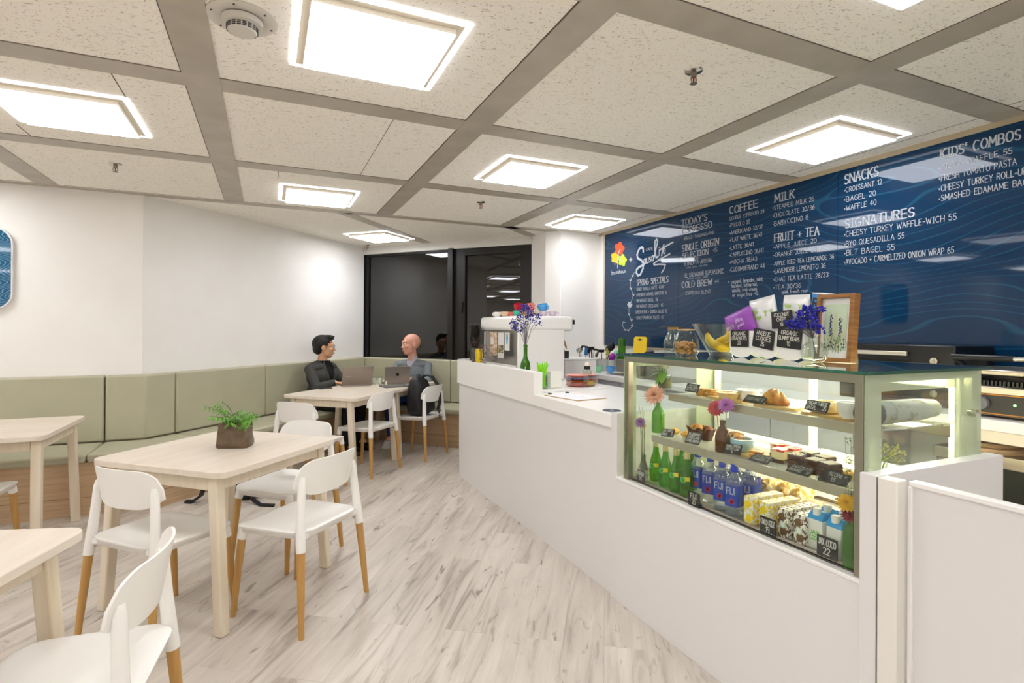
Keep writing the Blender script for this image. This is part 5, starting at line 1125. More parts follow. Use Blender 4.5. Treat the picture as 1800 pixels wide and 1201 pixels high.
# sliding back doors
for k, (ya, yb) in enumerate(((1.085, 1.66), (1.62, 2.21))):
    x = x1-.035-.012*k; mb = MB(); f = .034
    for c, s in (((ya+f/2, .935), (f, .56)), ((yb-f/2, .935), (f, .56))): mb.box((x, c[0], c[1]), (.010, s[0], s[1]))
    for z in (.675, 1.197): mb.box((x, (ya+yb)/2, z), (.010, yb-ya-2*f, .036))
    d = mb.build('sliding_door', M_door, cs, bevel=.001); MB().box((x, (ya+yb)/2, .936), (.004, yb-ya-2*f, .486)).build('door_glass', M_pane, d)
# lamps
def lamp(x, z, ya, yb, s=.018):
    MB().box((x, (ya+yb)/2, z), (s*1.4, yb-ya, s)).build('lamp_tube', M_tube, cs); MB().box((x+.002, (ya+yb)/2, z+s*.75), (s*2.2, yb-ya+.01, s*.45)).build('lamp_housing', M_door, cs)
lamp(2.13, 1.205, 1.10, 2.19, .026); lamp(2.14, 1.042, 1.10, 2.05); lamp(2.12, .842, 1.10, 2.08)
S1z, S2z, DK = 1.070, .872, .6415
def shelf(xf, z, yl):
    MB().box(((xf+2.17)/2, (1.085+yl)/2, z-.005), (2.17-xf, yl-1.085, .008)).build('shelf_glass', M_shelf, cs)
    MB().box((xf-.004, (1.085+yl)/2, z-.016), (.007, yl-1.085, .034)).build('shelf_strip', M_strip, cs, bevel=.001)
    mb = MB()
    for y in (1.10, 1.66, yl-.03): mb.add([(2.17, y-.002, z-.01), (2.17, y+.002, z-.01), (xf+.1, y+.002, z-.01), (xf+.1, y-.002, z-.01), (2.17, y-.002, z-.06), (2.17, y+.002, z-.06)], [(0, 3, 2, 1), (0, 4, 3), (1, 2, 5), (4, 5, 2, 3), (0, 1, 5, 4)])
    mb.build('shelf_bracket', M_frm, cs)
shelf(1.78, S1z, 2.09); shelf(1.70, S2z, 2.115)
# ================================================================ CHALK CARDS
M_slate = mat('black slate card', '151515', .5); M_chalk = mat('chalk', 'D4D0C8', .9); M_chalk2 = mat('faint chalk', '9A968C', .9)
def card(lab, lines, px, py, X, w_, h_, roll=0, lean=0, yaw=0, grp='chalk price cards', faint=False, scale=1.):
    P = gX(px, py, X); t = thing('price_card', lab, 'price card', tuple(P), (0, 0, FRONT+yaw), grp)
    M = Matrix.Rotation(R(-lean), 4, 'X') @ Matrix.Rotation(R(-roll), 4, 'Y')
    mb = MB(); mb.T = M; vprism(mb, rrect(w_, h_, min(w_, h_)*.06, 2), 0, .003, 0); mb.build('card', M_slate, t)
    mb = MB(); n_ = len(lines); mb.T = Matrix.Identity(4)
    rt = M.to_3x3() @ Vector((1, 0, 0)); up = M.to_3x3() @ Vector((0, 0, 1))
    for i, s_ in enumerate(lines):
        hh = h_*.62/n_*scale*(1 if n_ > 1 else .6); zc_ = h_*(.5-(i+.5)/n_)*.84-hh*.45
        W = min(w_*.86, twidth(s_, .16, s_.islower())*hh*.95); o_ = up*zc_
        write(mb, s_, o_-rt*(W/2), rt, up, hh, width=W, th=.14, lower=s_.islower(), off=.0008, jit=.10)
    mb.build('lettering', M_chalk2 if faint else M_chalk, t, weld=False); return t
card('black chalk card priced 24 in the bottom left corner of the glass case', ['PERRIER', '24'], 1126, 837, 1.643, .062, .052)
card('black chalk card priced 20 in front of the blue labelled water bottles', ['FIJI', '20'], 1219.5, 878, 1.643, .066, .060)
card('black chalk card priced 19 before the small yellow and brown cartons', ['COCO KIDZ', '19'], 1349.5, 926, 1.643, .068, .062)
card('black chalk card priced 22 in the bottom right of the glass case', ['JAX COCO', '22'], 1453.5, 963, 1.643, .070, .066)
card('grey three line chalk card on the left of the top shelf', ['CHOCOLATE', 'ALMOND DANISH', 'AND SALTED 18'], 1217, 682, 1.785, .082, .040, 0, 25)
card('dark card reading CROISSANT 12 lying before the croissant', ['CROISSANT 12'], 1327, 702, 1.80, .10, .040, 0, 48, faint=True)
card('black card reading CREAM CHEESE BAGEL 25 on the top shelf', ['CREAM CHEESE', 'BAGEL    25'], 1436, 714, 1.785, .088, .040, 0, 28)
card('grey card reading DONUT 12 on the left of the lower shelf', ['BLK APPLE', 'DONUT     12'], 1174, 761, 1.705, .078, .038, 8, 30)
card('grey card reading BLUEBERRY CHOCOLATE COFFEE MUFFIN before the dark muffin', ['BLUEBERRY', 'CHOCOLATE', 'COFFEE MUFFIN'], 1219, 770, 1.70, .084, .055, 3, 30)
card('grey card ending in 30 below the pale blue mug', ['DOUBLE ESPRESSO', 'BUTTER LOAF', '30'], 1288, 790, 1.695, .080, .042, 6, 25)
card('grey card lying flat between the mug and the red cake on the lower shelf', ['CHEESECAKE', 'STRAWBERRY 35'], 1338, 806, 1.715, .086, .044, 0, 62, faint=True)
card('grey card lying flat before the chocolate cakes', ['CHOCOLATE', 'BROWNIE   30'], 1407, 826, 1.715, .092, .044, 0, 62, faint=True)
card('grey card reading SCONE at the right end of the lower shelf', ['SCONE', '15'], 1467, 840, 1.715, .098, .048, 0, 50, faint=True)
# ================================================================ BOTTLES AND CARTONS ON THE CASE DECK
M_per = glass_mat('green bottle glass', (.28, .72, .08, 1), 1.0, body=.18, bodycol=(.10, .36, .02, 1)); M_gold = mat('cream gold foil', 'CFC08A', .35, metal=.3); M_yel = mat('yellow label', 'F2D21A', .4); M_glab = mat('green label', '58C070', .4)
def perrier():
    t = thing('mineral_water_bottle', '', 'bottle')
    MB().lathe([(0, 0), (.026, 0), (.030, .008), (.031, .04), (.030, .075), (.024, .11), (.0145, .14), (.0125, .165), (.0125, .188), (0, .188)], 26).build('bottle_glass', M_per, t)
    MB().lathe([(.0128, .165), (.0132, .168), (.0134, .190), (.012, .193), (0, .193)], 20).build('foil_cap', M_gold, t)
    mb = MB(); rows = []
    for a0 in range(-3, 3): a = R(a0*9+322); rows.append([(.0306*math.cos(a), .0306*math.sin(a), .072), (.0292*math.cos(a), .0292*math.sin(a), .090)])
    mb.grid(rows).build('neck_label', M_yel, t)
    mb = MB(); q = []
    for k in range(16): a = 2*PI*k/16; b = R(270+8)+math.cos(a)*.50; z = .076+.013*math.sin(a); rr = .0312-(max(0, z-.075))*.12; q.append((rr*math.cos(b), rr*math.sin(b), z))
    mb.add(q, [tuple(range(16))]).build('round_label', M_glab, t); return t
pb = perrier(); first = True
for (px, X, lab) in ((1153, 1.735, 'green sparkling water bottle, leftmost and darkest in the case'), (1170, 1.715, 'green sparkling water bottle, second from the left in the case'), (1189, 1.705, 'green sparkling water bottle, third in the front row from the left'), (1208, 1.70, 'green sparkling water bottle in the front row touching the blue water bottles'),
        (1198, 1.80, 'green sparkling water bottle in the back row, left one'), (1215, 1.79, 'green sparkling water bottle in the back row, right one')):
    P = gX(px, 800, X); o = pb if first else copy_tree(pb); first = False; o.location = (X, P.y, DK); o.rotation_euler.z = FRONT+rnd.uniform(-.3, .3); o['label'] = lab; o['group'] = 'green sparkling water bottles'
M_wat = glass_mat('clear plastic bottle', (.90, .94, .98, 1), 1.1, body=.10, bodycol=(.7, .8, .95, 1)); M_flab = mat('deep blue label', '1C3FA6', .35, noise=('2E86C8', 14, (1, 1, 1), .5, .7)); M_fcap = mat('royal blue cap', '1B3FC0', .3); M_pinkf = mat('pink flower print', 'D8345A', .4)
def fiji():
    t = thing('water_bottle', '', 'bottle')
    rows = [[(p[0], p[1], z) for p in rrect(a, a, a*rr, 4)] for z, a, rr in ((0, .044, .3), (.006, .056, .22), (.02, .052, .22), (.03, .058, .2), (.125, .058, .2), (.145, .050, .3), (.16, .030, .49), (.175, .025, .499))]
    MB().skin(rows).build('bottle_body', M_wat, t, angle=50)
    MB().lathe([(0, .173), (.0145, .173), (.015, .176), (.015, .190), (.0125, .1905), (.0125, .193), (.0145, .1935), (.0145, .203), (0, .204)], 22).build('cap', M_fcap, t)
    mb = MB(); q = .0297
    P = [(p[0]*1.015, p[1]*1.015) for p in rrect(.058, .058, .0118, 4)]
    mb.grid([[(p[0], p[1], z) for p in P] for z in (.040, .122)], True).build('label_wrap', M_flab, t)
    mb = MB(); write(mb, 'F|J|', (-.018, -.0299, .088), (1, 0, 0), (0, 0, 1), .026, width=.034, th=.12, off=.0003, jit=0); mb.build('label_lettering', M_ink, t, weld=False)
    mb = MB()
    for k in range(6):
        a = 2*PI*k/6+.2; c = (.002+.006*math.cos(a), .060+.006*math.sin(a)); mb.add([(c[0]+.0055*math.cos(b)*(1.3 if 0 else 1), -.0303, c[1]+.0055*math.sin(b)) for b in [2*PI*i/8 for i in range(8)]], [tuple(range(8))])
    mb.build('flower_print', M_pinkf, t, weld=False); return t
fb = fiji(); first = True
for (px, X, lab) in ((1227, 1.75, 'blue labelled water bottle, leftmost, beside the green bottles'), (1249, 1.735, 'blue labelled water bottle, second from the left'), (1270, 1.715, 'blue labelled water bottle, third from the left, its red flower print clear'), (1291, 1.70, 'blue labelled water bottle nearest the glass, rightmost of the front row'),
        (1272, 1.80, 'blue labelled water bottle behind the third one from the left'), (1294, 1.785, 'blue labelled water bottle behind the rightmost front one'), (1317, 1.775, 'blue labelled water bottle beside the yellow cartons'), (1303, 1.86, 'blue labelled water bottle in the third row, left one'), (1322, 1.85, 'blue labelled water bottle in the third row, right one')):
    P = gX(px, 800, X); o = fb if first else copy_tree(fb); first = False; o.location = (X, P.y, DK); o.rotation_euler.z = FRONT+R(20); o['label'] = lab; o['group'] = 'blue labelled water bottles'
def cartonmat(key, col):
    m = mat(key, 'F0EADA', .4); n = m.node_tree.nodes; l = m.node_tree.links; b = n['Principled BSDF']
    tc = n.new('ShaderNodeTexCoord'); wv = n.new('ShaderNodeTexNoise'); mp = n.new('ShaderNodeMapping'); mp.inputs['Scale'].default_value = (120, 60, 60); mp.inputs['Rotation'].default_value = (0, R(40), 0)
    l.new(tc.outputs['Object'], mp.inputs[0]); l.new(mp.outputs[0], wv.inputs['Vector']); wv.inputs['Scale'].default_value = 1.3
    rp = n.new('ShaderNodeValToRGB'); rp.color_ramp.elements[0].position = .50; rp.color_ramp.elements[0].color = srgb('F4EFE2'); rp.color_ramp.elements[1].position = .53; rp.color_ramp.elements[1].color = srgb(col)
    l.new(wv.outputs['Fac'], rp.inputs[0]); l.new(rp.outputs[0], b.inputs['Base Color']); return m
def disc(mb, cx, cz, r_, y, n=18): return mb.add([(cx+r_*math.cos(2*PI*k/n), y, cz+r_*math.sin(2*PI*k/n)) for k in range(n)], [tuple(range(n))])
M_white2 = mat('carton white', 'F2EEE4', .4)
def carton(col, nm):
    t = thing('drink_carton', '', 'carton'); m = cartonmat('carton '+nm, col); mc = mat('carton solid '+nm, col, .4)
    MB().box((0, 0, .052), (.042, .040, .104)).build('carton_body', m, t, bevel=.0015)
    mb = MB(); disc(mb, -.004, .075, .014, -.0204); disc(mb, .004, .026, .015, -.0204); mb.build('circle_print', mc, t, weld=False)
    mb = MB(); disc(mb, .0, .048, .0125, -.0207); mb.build('label_print', M_white2, t, weld=False)
    mb = MB(); mb.tube([(.0105*math.cos(2*PI*k/16), -.0209, .048+.0105*math.sin(2*PI*k/16)) for k in range(16)], .0007, 4, closed=True); mb.build('ring_print', M_glab, t)
    return t
ROWN = ['front', 'second', 'third', 'fourth']
for ci, (px, col, nm, place) in enumerate(((1322, 'F2D010', 'yellow', 'left yellow column'), (1350, 'F2D010', 'yellow', 'right yellow column'), (1383, '6A4A22', 'brown', 'left brown column'), (1412, '6A4A22', 'brown', 'right brown column'))):
    if ci % 2 == 0: base = carton(col, nm); fresh = True
    P = gX(px, 870, 1.69)
    for r_ in range(4):
        o = base if fresh else copy_tree(base); fresh = False
        o.location = (1.69+r_*.0415, P.y, DK); o.rotation_euler.z = FRONT; o['label'] = 'small white and %s drink carton, %s of the %s' % (nm, ROWN[r_], place); o['group'] = 'small drink cartons in the case'
def jax():
    t = thing('coconut_water_carton', '', 'carton'); rows = [[(p[0], p[1], z) for p in rrect(a, a*.9, .006, 2)] for z, a in ((0, .050), (.005, .054), (.10, .054))]
    MB().skin(rows).build('carton_body', M_white2, t, angle=40); rows = [[(p[0], p[1], z) for p in rrect(a, b, .004, 2)] for z, a, b in ((.1001, .0545, .049), (.112, .0545, .046), (.126, .052, .012))]
    MB().skin(rows).build('carton_top', mat('sky blue', '2E9AD6', .35), t, angle=40); MB().at((0, -.012, .115)).lathe([(0, 0), (.013, 0), (.013, .022), (.011, .024), (0, .024)], 20).build('cap', M_white2, t)
    mb = MB(); write(mb, 'JAX', (-.018, -.0247, .05), (1, 0, 0), (0, 0, 1), .014, width=.034, th=.2, off=.0003); write(mb, 'COCO', (-.018, -.0247, .032), (1, 0, 0), (0, 0, 1), .013, width=.034, th=.2, off=.0003); mb.build('lettering', mat('leaf green', '6FBF2A', .4), t, weld=False); return t
jb = jax(); first = True
for (px, X, lab) in ((1441, 1.71, 'white and blue coconut water carton, front left'), (1474, 1.695, 'white and blue coconut water carton, front right, nearest the glass'), (1459, 1.77, 'white and blue coconut water carton, second row left'), (1487, 1.76, 'white and blue coconut water carton, second row right')):
    P = gX(px, 900, X); o = jb if first else copy_tree(jb); first = False; o.location = (X, P.y, DK); o.rotation_euler.z = FRONT; o['label'] = lab; o['group'] = 'coconut water cartons'
# ================================================================ FLOWERS IN THE CASE
def petals(mb, c, r_, n, layers, thick, rp, up=(0, 0, 1), flat=.25):
    c = Vector(c); q = Vector((0, 0, 1)).rotation_difference(Vector(up).normalized())
    for L_ in range(layers):
        for k in range(n):
            a = 2*PI*(k+.5*L_)/n+rp.uniform(-.08, .08); el = flat*.3+(L_/max(1, layers-1))*1.25 if layers > 1 else flat; ln = r_*1.25*(1-.62*L_/max(1, layers))
            d = q @ Vector((math.cos(a)*math.cos(el), math.sin(a)*math.cos(el), math.sin(el))); s = (q @ Vector((-math.sin(a), math.cos(a), 0)))*thick
            mb.add([c, c+d*ln*.5+s, c+d*ln, c+d*ln*.5-s, c+d*ln*.5+(q @ Vector((0, 0, thick*.4)))], [(0, 1, 4), (1, 2, 4), (2, 3, 4), (3, 0, 4), (0, 3, 2, 1)])
def flower(t, base, top, r_, col, rp, n=14, layers=3, thick=.004, bend=.01, up=(-.7, -.4, .5), nm='flower_head'):
    b = Vector(base); p = Vector(top); m_ = b.lerp(p, .55)+Vector((0, bend, 0)); MB().tube([tuple(b), tuple(m_), tuple(p)], .0016, 6).build('flower_stem', mat('green stem', '4F7A2E', .6), t)
    mb = MB(); petals(mb, top, r_, n, layers, thick, rp, up); mb.build(nm, mat('petal '+col, col, .6), t, weld=False)
rp = random.Random(21)
P = gX(1151, 765, 1.74)
t = thing('flower_vase', 'bright green glass bottle with a peach gerbera on the lower case shelf', 'vase', (1.76, P.y, S2z), 0)
MB().lathe([(0, .003), (.029, 0), (.031, .006), (.031, .085), (.027, .105), (.013, .128), (.012, .145), (.010, .145), (.011, .128), (.027, .10), (.028, .008), (0, .006)], 26).build('bottle_glass', glass_mat('lime green glass', (.30, .70, .05, 1), 1., body=.3, bodycol=(.25, .65, .02, 1)), t)
flower(t, (0, 0, .01), (-.035, -.015, .185), .046, 'E8A98C', rp, 26, 3, .0065); flower(t, (.004, .004, .01), (.01, .02, .15), .012, 'B8A08A', rp, 8, 2, .003)
P = gX(1131, 800, 1.70)
t = thing('flower_vase', 'slim clear vase of mauve carnation and grasses in the left front of the case', 'vase', (1.70, P.y, DK), 0)
MB().lathe([(0, .003), (.024, 0), (.026, .006), (.026, .055), (.012, .085), (.012, .12), (.010, .12), (.010, .085), (.023, .05), (.023, .008), (0, .006)], 24).build('vase_glass', M_jar, t)
flower(t, (0, 0, .01), (-.01, .012, .275), .024, 'A97BB0', rp, 16, 6, .0065, .004); flower(t, (0, 0, .01), (.0, -.006, .26), .010, 'C9C23A', rp, 8, 3, .003, -.004)
for k in range(6): MB().tube([(0, 0, .01), (rp.uniform(-.01, .01), rp.uniform(-.02, .02), .22), (rp.uniform(-.02, .02), rp.uniform(-.03, .03), .27+.02*k)], .0010, 5).build('grass_stem', mat('grass', '7C8A5A', .6), t)
P = gX(1266, 790, 1.715)
t = thing('flower_vase', 'amber glass bottle with a red carnation and a pink flower in the case', 'vase', (1.728, P.y, S2z), 0)
MB().lathe([(0, .003), (.028, 0), (.030, .006), (.030, .065), (.024, .09), (.011, .108), (.011, .125), (.013, .126), (.013, .132), (.0095, .132), (.009, .108), (.026, .07), (.027, .008), (0, .006)], 26).build('bottle_glass', glass_mat('amber glass', (.55, .30, .10, 1), 1., body=.35, bodycol=(.18, .08, .02, 1)), t)
flower(t, (0, 0, .01), (-.012, .022, .178), .031, 'C2303C', rp, 18, 7, .011, .006); flower(t, (0, 0, .01), (.0, -.018, .195), .030, 'C77FC0', rp, 24, 6, .0055, -.008)
P = gX(1172, 680, 1.90)
t = thing('flower_vase', 'clear jar of tiny white blossom with big green leaves on the top shelf', 'vase', (1.88, P.y-.005, S1z), 0)
MB().lathe([(0, .003), (.036, 0), (.038, .006), (.038, .07), (.036, .078), (.034, .078), (.035, .07), (.035, .008), (0, .006)], 24).build('jar_glass', M_jar, t)
MB().lathe([(0, .007), (.0345, .009), (.0345, .055), (0, .055)], 22).build('water', glass_mat('yellow water', (.93, .90, .55, 1), .5, body=.2, bodycol=(.85, .8, .4, 1)), t)
mb = MB()
for d_, ln in (((-.6, .9, -.15), .085), ((-.6, -.6, -.35), .075), ((-.8, -.1, -.65), .065), ((-.3, .3, .2), .06)): leaflet(mb, (-.01, 0, .09), d_, ln, .021, .35)
mb.build('foliage', mat('broad leaf', '6C9A2C', .5), t)
ms = MB(); mf = MB()
for k in range(22):
    e = Vector((rp.uniform(-.03, .03), rp.uniform(-.05, .05), rp.uniform(.10, .15))); ms.tube([(0, 0, .03), tuple(e*.6+Vector((0, 0, .03))), tuple(e)], .0007, 4); florets(mf, rp, e, .014, 8, .0028)
ms.build('stem', mat('green stem', '4F7A2E', .6), t); mf.build('blossom', mat('cream blossom', 'DDD6B8', .6), t)
P = gX(1499, 960, 1.70)
t = thing('flower_vase', 'dark green bottle with yellow and crimson flowers and herbs, case right corner', 'vase', (1.672, 1.112, DK), 0)
MB().lathe([(0, .003), (.025, 0), (.027, .006), (.027, .10), (.022, .12), (.012, .14), (.012, .155), (.010, .155), (.010, .138), (.024, .10), (.024, .008), (0, .006)], 24).build('bottle_glass', M_gbot, t)
flower(t, (0, 0, .01), (-.006, .014, .195), .026, 'EDB81C', rp, 20, 6, .006, .004); flower(t, (0, 0, .01), (.0, .006, .160), .024, '8E1230', rp, 20, 6, .006, -.002)
mb = MB()
for k in range(44):
    a = rp.uniform(0, 6.28); z = rp.uniform(.20, .40); leaflet(mb, (.05*(z-.2), .014+rp.uniform(-.012, .012), z), (math.cos(a), math.sin(a), .6), .018, .0026, .3)
for q in (-.008, .0, .010): mb.tube([(0, 0, .1), (.01, .012+q, .25), (.012, .014+q*2, .40)], .0008, 4)
leaflet(mb, (0, .01, .20), (.5, .8, .05), .09, .022, .3); mb.build('foliage', mat('herb green', '5E7A3A', .6), t)
t = thing('flower_vase', 'glass of fine yellow-green blossom seen through the frosted side of the case', 'vase', (1.84, 1.135, S2z), 0)
MB().lathe([(0, .003), (.026, 0), (.028, .006), (.030, .06), (.028, .06), (.026, .008), (0, .006)], 20).build('vase_glass', M_jar, t)
ms = MB(); mf = MB()
for k in range(26):
    e = Vector((rp.uniform(-.08, .11), rp.uniform(-.03, .03), rp.uniform(.07, .145))); ms.tube([(0, 0, .02), tuple(e*.5+Vector((0, 0, .04))), tuple(e)], .0007, 4); florets(mf, rp, e, .014, 8, .0028)
ms.build('stem', mat('green stem', '4F7A2E', .6), t); mf.build('blossom', mat('yellow green blossom', 'C9C45A', .6), t)
# ================================================================ FOOD
M_crust = mat('golden crust', 'D99A3E', .45, noise=('B06A1C', 35, (1, 1, 1), .4, .65), bump=(60, .6, .006)); M_pale = mat('pale pastry', 'EBCF94', .5, noise=('D9A858', 30, (1, 1, 1), .45, .7), bump=(50, .4, .005))
M_choc = mat('chocolate cake', '3F2416', .6, noise=('5A3826', 60, (1, 1, 1), .4, .6), bump=(90, .6, .005)); M_board2 = mat('bamboo board', 'DDBB7C', .45, noise=('CFA862', 4, (.6, 14, 14), .4, .6))
M_ceram = mat('white ceramic', 'F3F0E8', .2)
def slab(lab, px, X, z, w_, d_, grp='wooden serving boards in the case', yaw=0):
    P = gX(px, 700, X); solo(MB().prism(rrect(w_, d_, .012, 3), 0, .010), 'serving_board', M_board2, lab, 'serving board', (X, P.y, z+.0005), FRONT+yaw, grp, bevel=.002); return z+.011
def place(px, X): return gX(px, 700, X).y
z = slab('long wooden board under the pies on the top shelf', 1290, 1.88, S1z, .20, .13)
for i, (px, X) in enumerate(((1236, 1.86), (1252, 1.87))):
    mb = MB(); rows = []
    rr = random.Random(i)
    mb.lathe([(0, 0), (.030, 0), (.034, .014), (.030, .020), (0, .020)], 20); mb.ell((0, 0, .022), (.028, .028, .013), 14, 8, .14, rr)
    for k in range(7): a = 2*PI*k/7; mb.ell((.018*math.cos(a), .018*math.sin(a), .030), (.009, .008, .006), 8, 6)
    solo(mb, 'nut_tart', M_crust, ['brown nut tart behind the left chalk card', 'brown nut tart beside the pies on the top shelf'][i], 'tart', (X, place(px, X), S1z+.001), 0, 'nut tarts')
t = thing('quiche', 'golden quiche in a pale crust on the top shelf', 'quiche', (1.84, place(1281, 1.84), z))
mb = MB().lathe([(0, 0), (.040, 0), (.050, .022), (.052, .026), (.046, .026), (.044, .020), (0, .020)], 30); mb.build('crust', M_pale, t); MB().lathe([(0, .0205), (.043, .0205), (.02, .026), (0, .027)], 24).build('filling', M_crust, t)
t = thing('baking_dish', 'round white baking dish filled to the rim on the top shelf', 'dish', (1.90, place(1316, 1.90), z))
MB().lathe([(0, 0), (.042, 0), (.044, .034), (.054, .036), (.054, .041), (.046, .041), (.044, .036), (0, .035)], 30).build('dish', M_ceram, t); MB().lathe([(0, .0365), (.043, .0365), (0, .038)], 24).build('topping', M_pale, t)
z = slab('wooden board under the croissant', 1372, 1.87, S1z, .17, .12, yaw=.2)
def croissant(lab, loc, rz, k=1., m=None, grp=None):
    mb = MB(); rows = []; n_ = 64
    for i in range(n_+1):
        q = -1+2*i/n_; a = q*1.15; r_ = (.027*(1-abs(q)**2.0)+.007)*(1+.22*abs(math.sin(q*8.5)))*k; c = Vector((math.sin(a)*.055, -math.cos(a)*.05+.035, r_*.92))*1; c.x *= k; c.y *= k
        s = Vector((math.cos(a), math.sin(a), 0)); nn = Vector((-math.sin(a), math.cos(a), 0))
        rows.append([tuple(c+nn*(r_*math.cos(t_))*1.05+Vector((0, 0, r_*math.sin(t_)))) for t_ in [2*PI*j/12 for j in range(12)]])
    mb.skin(rows); return solo(mb, 'croissant', m or M_crust, lab, 'croissant', loc, rz, grp, angle=70)
croissant('golden croissant on the wooden board on the top shelf', (1.86, place(1364, 1.86), z), FRONT+.3, .86)
z = slab('wooden board under the bagel at the right of the top shelf', 1470, 1.86, S1z, .20, .12)
mb = MB(); mb.tube([(.036*math.cos(a), .036*math.sin(a), .020) for a in [2*PI*k/24 for k in range(24)]], .0215, 14, closed=True); solo(mb, 'bagel', M_pale, 'large golden bagel behind the cream cheese bagel card', 'bagel', (1.86, place(1452, 1.86), z), 0, bevel=0)
cup('white cup with a small crest at the right end of the top shelf', (1.80, place(1492, 1.80), S1z+.012), 'F4F2EC', -.6, .036, .056, None)
del_ = [o for o in C.collection.objects if o.get('label') == 'white cup with a small crest at the right end of the top shelf'][0]
if 'group' in del_: del del_['group']
# rolled patterned paper on the right of the top shelf, seen through the side
t = thing('paper_wrapped_loaf', 'long loaf wrapped in grey printed paper, seen through the side glass', 'loaf', (1.93, 1.128, S1z+.041), (0, PI/2, 0))
MB().lathe([(0, -.185), (.030, -.185), (.037, -.17), (.039, -.05), (.037, .10), (.030, .19), (0, .20)], 24).build('wrapping', mat('grey printed paper', 'A9ABA2', .7, noise=('7F7A5E', 22, (1, 1, 1), .5, .62), bump=(20, .5, .01)), t)
MB().lathe([(0, -.195), (.028, -.193), (.038, -.178), (.0395, -.13), (.038, -.13), (0, -.18)], 24).build('dark_end', mat('dark grey wrap', '4A4A50', .7, bump=(30, .5, .01)), t)
# lower shelf
for i, (px, lab) in enumerate(((1186, 'small golden donut on the lower shelf, left one'), (1206, 'small golden donut on the lower shelf, right one'))):
    mb = MB(); mb.ell((0, 0, .013), (.026, .022, .013), 16, 10, .05, random.Random(i)); mb.ell((0, 0, .023), (.016, .013, .007), 12, 6); solo(mb, 'donut', mat('glazed orange', 'E9B23C', .35, noise=('C98820', 40, (1, 1, 1), .4, .6)), lab, 'donut', (1.80, place(px, 1.80), S2z+.001), 0, 'small donuts')
def muffin(lab, px, X, k, col, dk):
    t = thing('muffin', lab, 'muffin', (X, place(px, X), S2z+.001))
    rows = []
    for z, r_, w_ in ((0, .026, 0), (.03, .034, .002), (.052, .040, .004), (.060, .043, .006)): rows.append([((r_+w_*math.cos(6*a))*math.cos(a)*k, (r_+w_*math.cos(6*a))*math.sin(a)*k, (z+(.008*math.cos(6*a) if z > .055 else 0))*k) for a in [2*PI*i/36 for i in range(36)]])
    rows += [[(p[0]*.94, p[1]*.94, p[2]) for p in rows[-1]], [(p[0]*.8, p[1]*.8, p[2]-.03*k) for p in rows[-1]]]
    MB().skin(rows).build('paper_case', mat('paper '+dk, dk, .7), t); mb = MB(); mb.ell((0, 0, .050*k), (.035*k, .035*k, .028*k), 18, 12, .08, random.Random(int(px))); mb.build('muffin_top', mat('muffin '+col, col, .6, noise=('3A1E10', 45, (1, 1, 1), .55, .65), bump=(70, .6, .005)), t)
muffin('muffin in a dark brown paper case on the lower shelf', 1224, 1.80, .95, 'C78634', '4A2C1C'); muffin('dark berry muffin behind the amber bottle', 1243, 1.84, .85, '8A4A24', '5A3422'); muffin('large muffin in pale brown paper right of the amber bottle', 1292, 1.80, 1.0, 'E0A85C', 'B98A6E')
z = slab('round-cornered wooden board under the pale blue mug', 1313, 1.78, S2z, .15, .11)
cup('pale blue mug of yellow soup on the lower shelf', (1.775, place(1305, 1.775), z), 'A9CBD2', 1.9, .046, .052, None)
q_ = [o for o in C.collection.objects if o.get('label') == 'pale blue mug of yellow soup on the lower shelf'][0]
if 'group' in q_: del q_['group']
MB().lathe([(0, .041), (.040, .041), (0, .042)], 24).build('soup', mat('yellow soup', 'E8B030', .3), q_)
for i in range(2): solo(MB().prism(rrect(.05, .038, .008, 3), 0, .009), 'toast_slice', M_crust, ['slice of toast leaning beside the pale blue mug', 'slice of toast lying at the edge of the wooden board'][i], 'toast', (1.745+.02*i, place(1333, 1.75)+.02*i, z+.0005+.0095*i), .4*i+FRONT, 'toast slices', bevel=.002)
M_red = mat('strawberry glaze', 'D8402A', .2, noise=('F0C0A8', 40, (1, 1, 1), .52, .6)); M_cheese = mat('cheesecake', 'EED9A0', .5); M_cream = mat('cream icing', 'E8DDC8', .4)
def cake(lab, px, X, kind, rz=0, k=1.):
    t = thing('cake_slice', lab, 'cake', (X, place(px, X), S2z+.0015), FRONT+rz, 'cake slices on the lower shelf')
    w_, d_, h_ = .052*k, .060*k, .058*k
    if kind == 'red':
        MB().box((0, 0, .007), (w_, d_, .013)).build('biscuit_base', M_choc, t); MB().box((0, 0, .030*k), (w_*.98, d_*.98, .034*k)).build('filling', M_cheese, t, bevel=.002); MB().box((0, 0, .051*k), (w_, d_, .010)).build('strawberry_top', M_red, t, bevel=.003)
    else:
        for i in range(3): MB().box((0, 0, .009+i*.0185*k), (w_, d_, .0165*k)).build('sponge_layer', M_choc, t, bevel=.0015)
        mb = MB()
        for i in range(5): mb.box((-w_*.4+i*w_*.2, 0, .0575*k), (.003, d_*.96, .002))
        mb.build('icing_lines', M_cream, t)
for a in ((1372, 1.80, 'red', .3, 'strawberry topped cheesecake slice, front left of the cakes'), (1371, 1.87, 'red', -.2, 'strawberry topped cheesecake slice behind the front left one'), (1393, 1.86, 'red', .1, 'strawberry topped cheesecake slice in the middle back'),
        (1402, 1.775, 'choc', .25, 'chocolate cake slice with white icing lines, front left of the chocolate ones'), (1434, 1.765, 'choc', 0, 'chocolate cake slice with icing lines, front centre'), (1424, 1.85, 'choc', .1, 'chocolate cake slice in the second row, left'), (1451, 1.84, 'choc', -.1, 'chocolate cake slice in the second row, right'), (1461, 1.765, 'choc', -.2, 'chocolate cake slice at the right end of the cakes')):
    cake(a[4], a[0], a[1], a[2], a[3], .92)
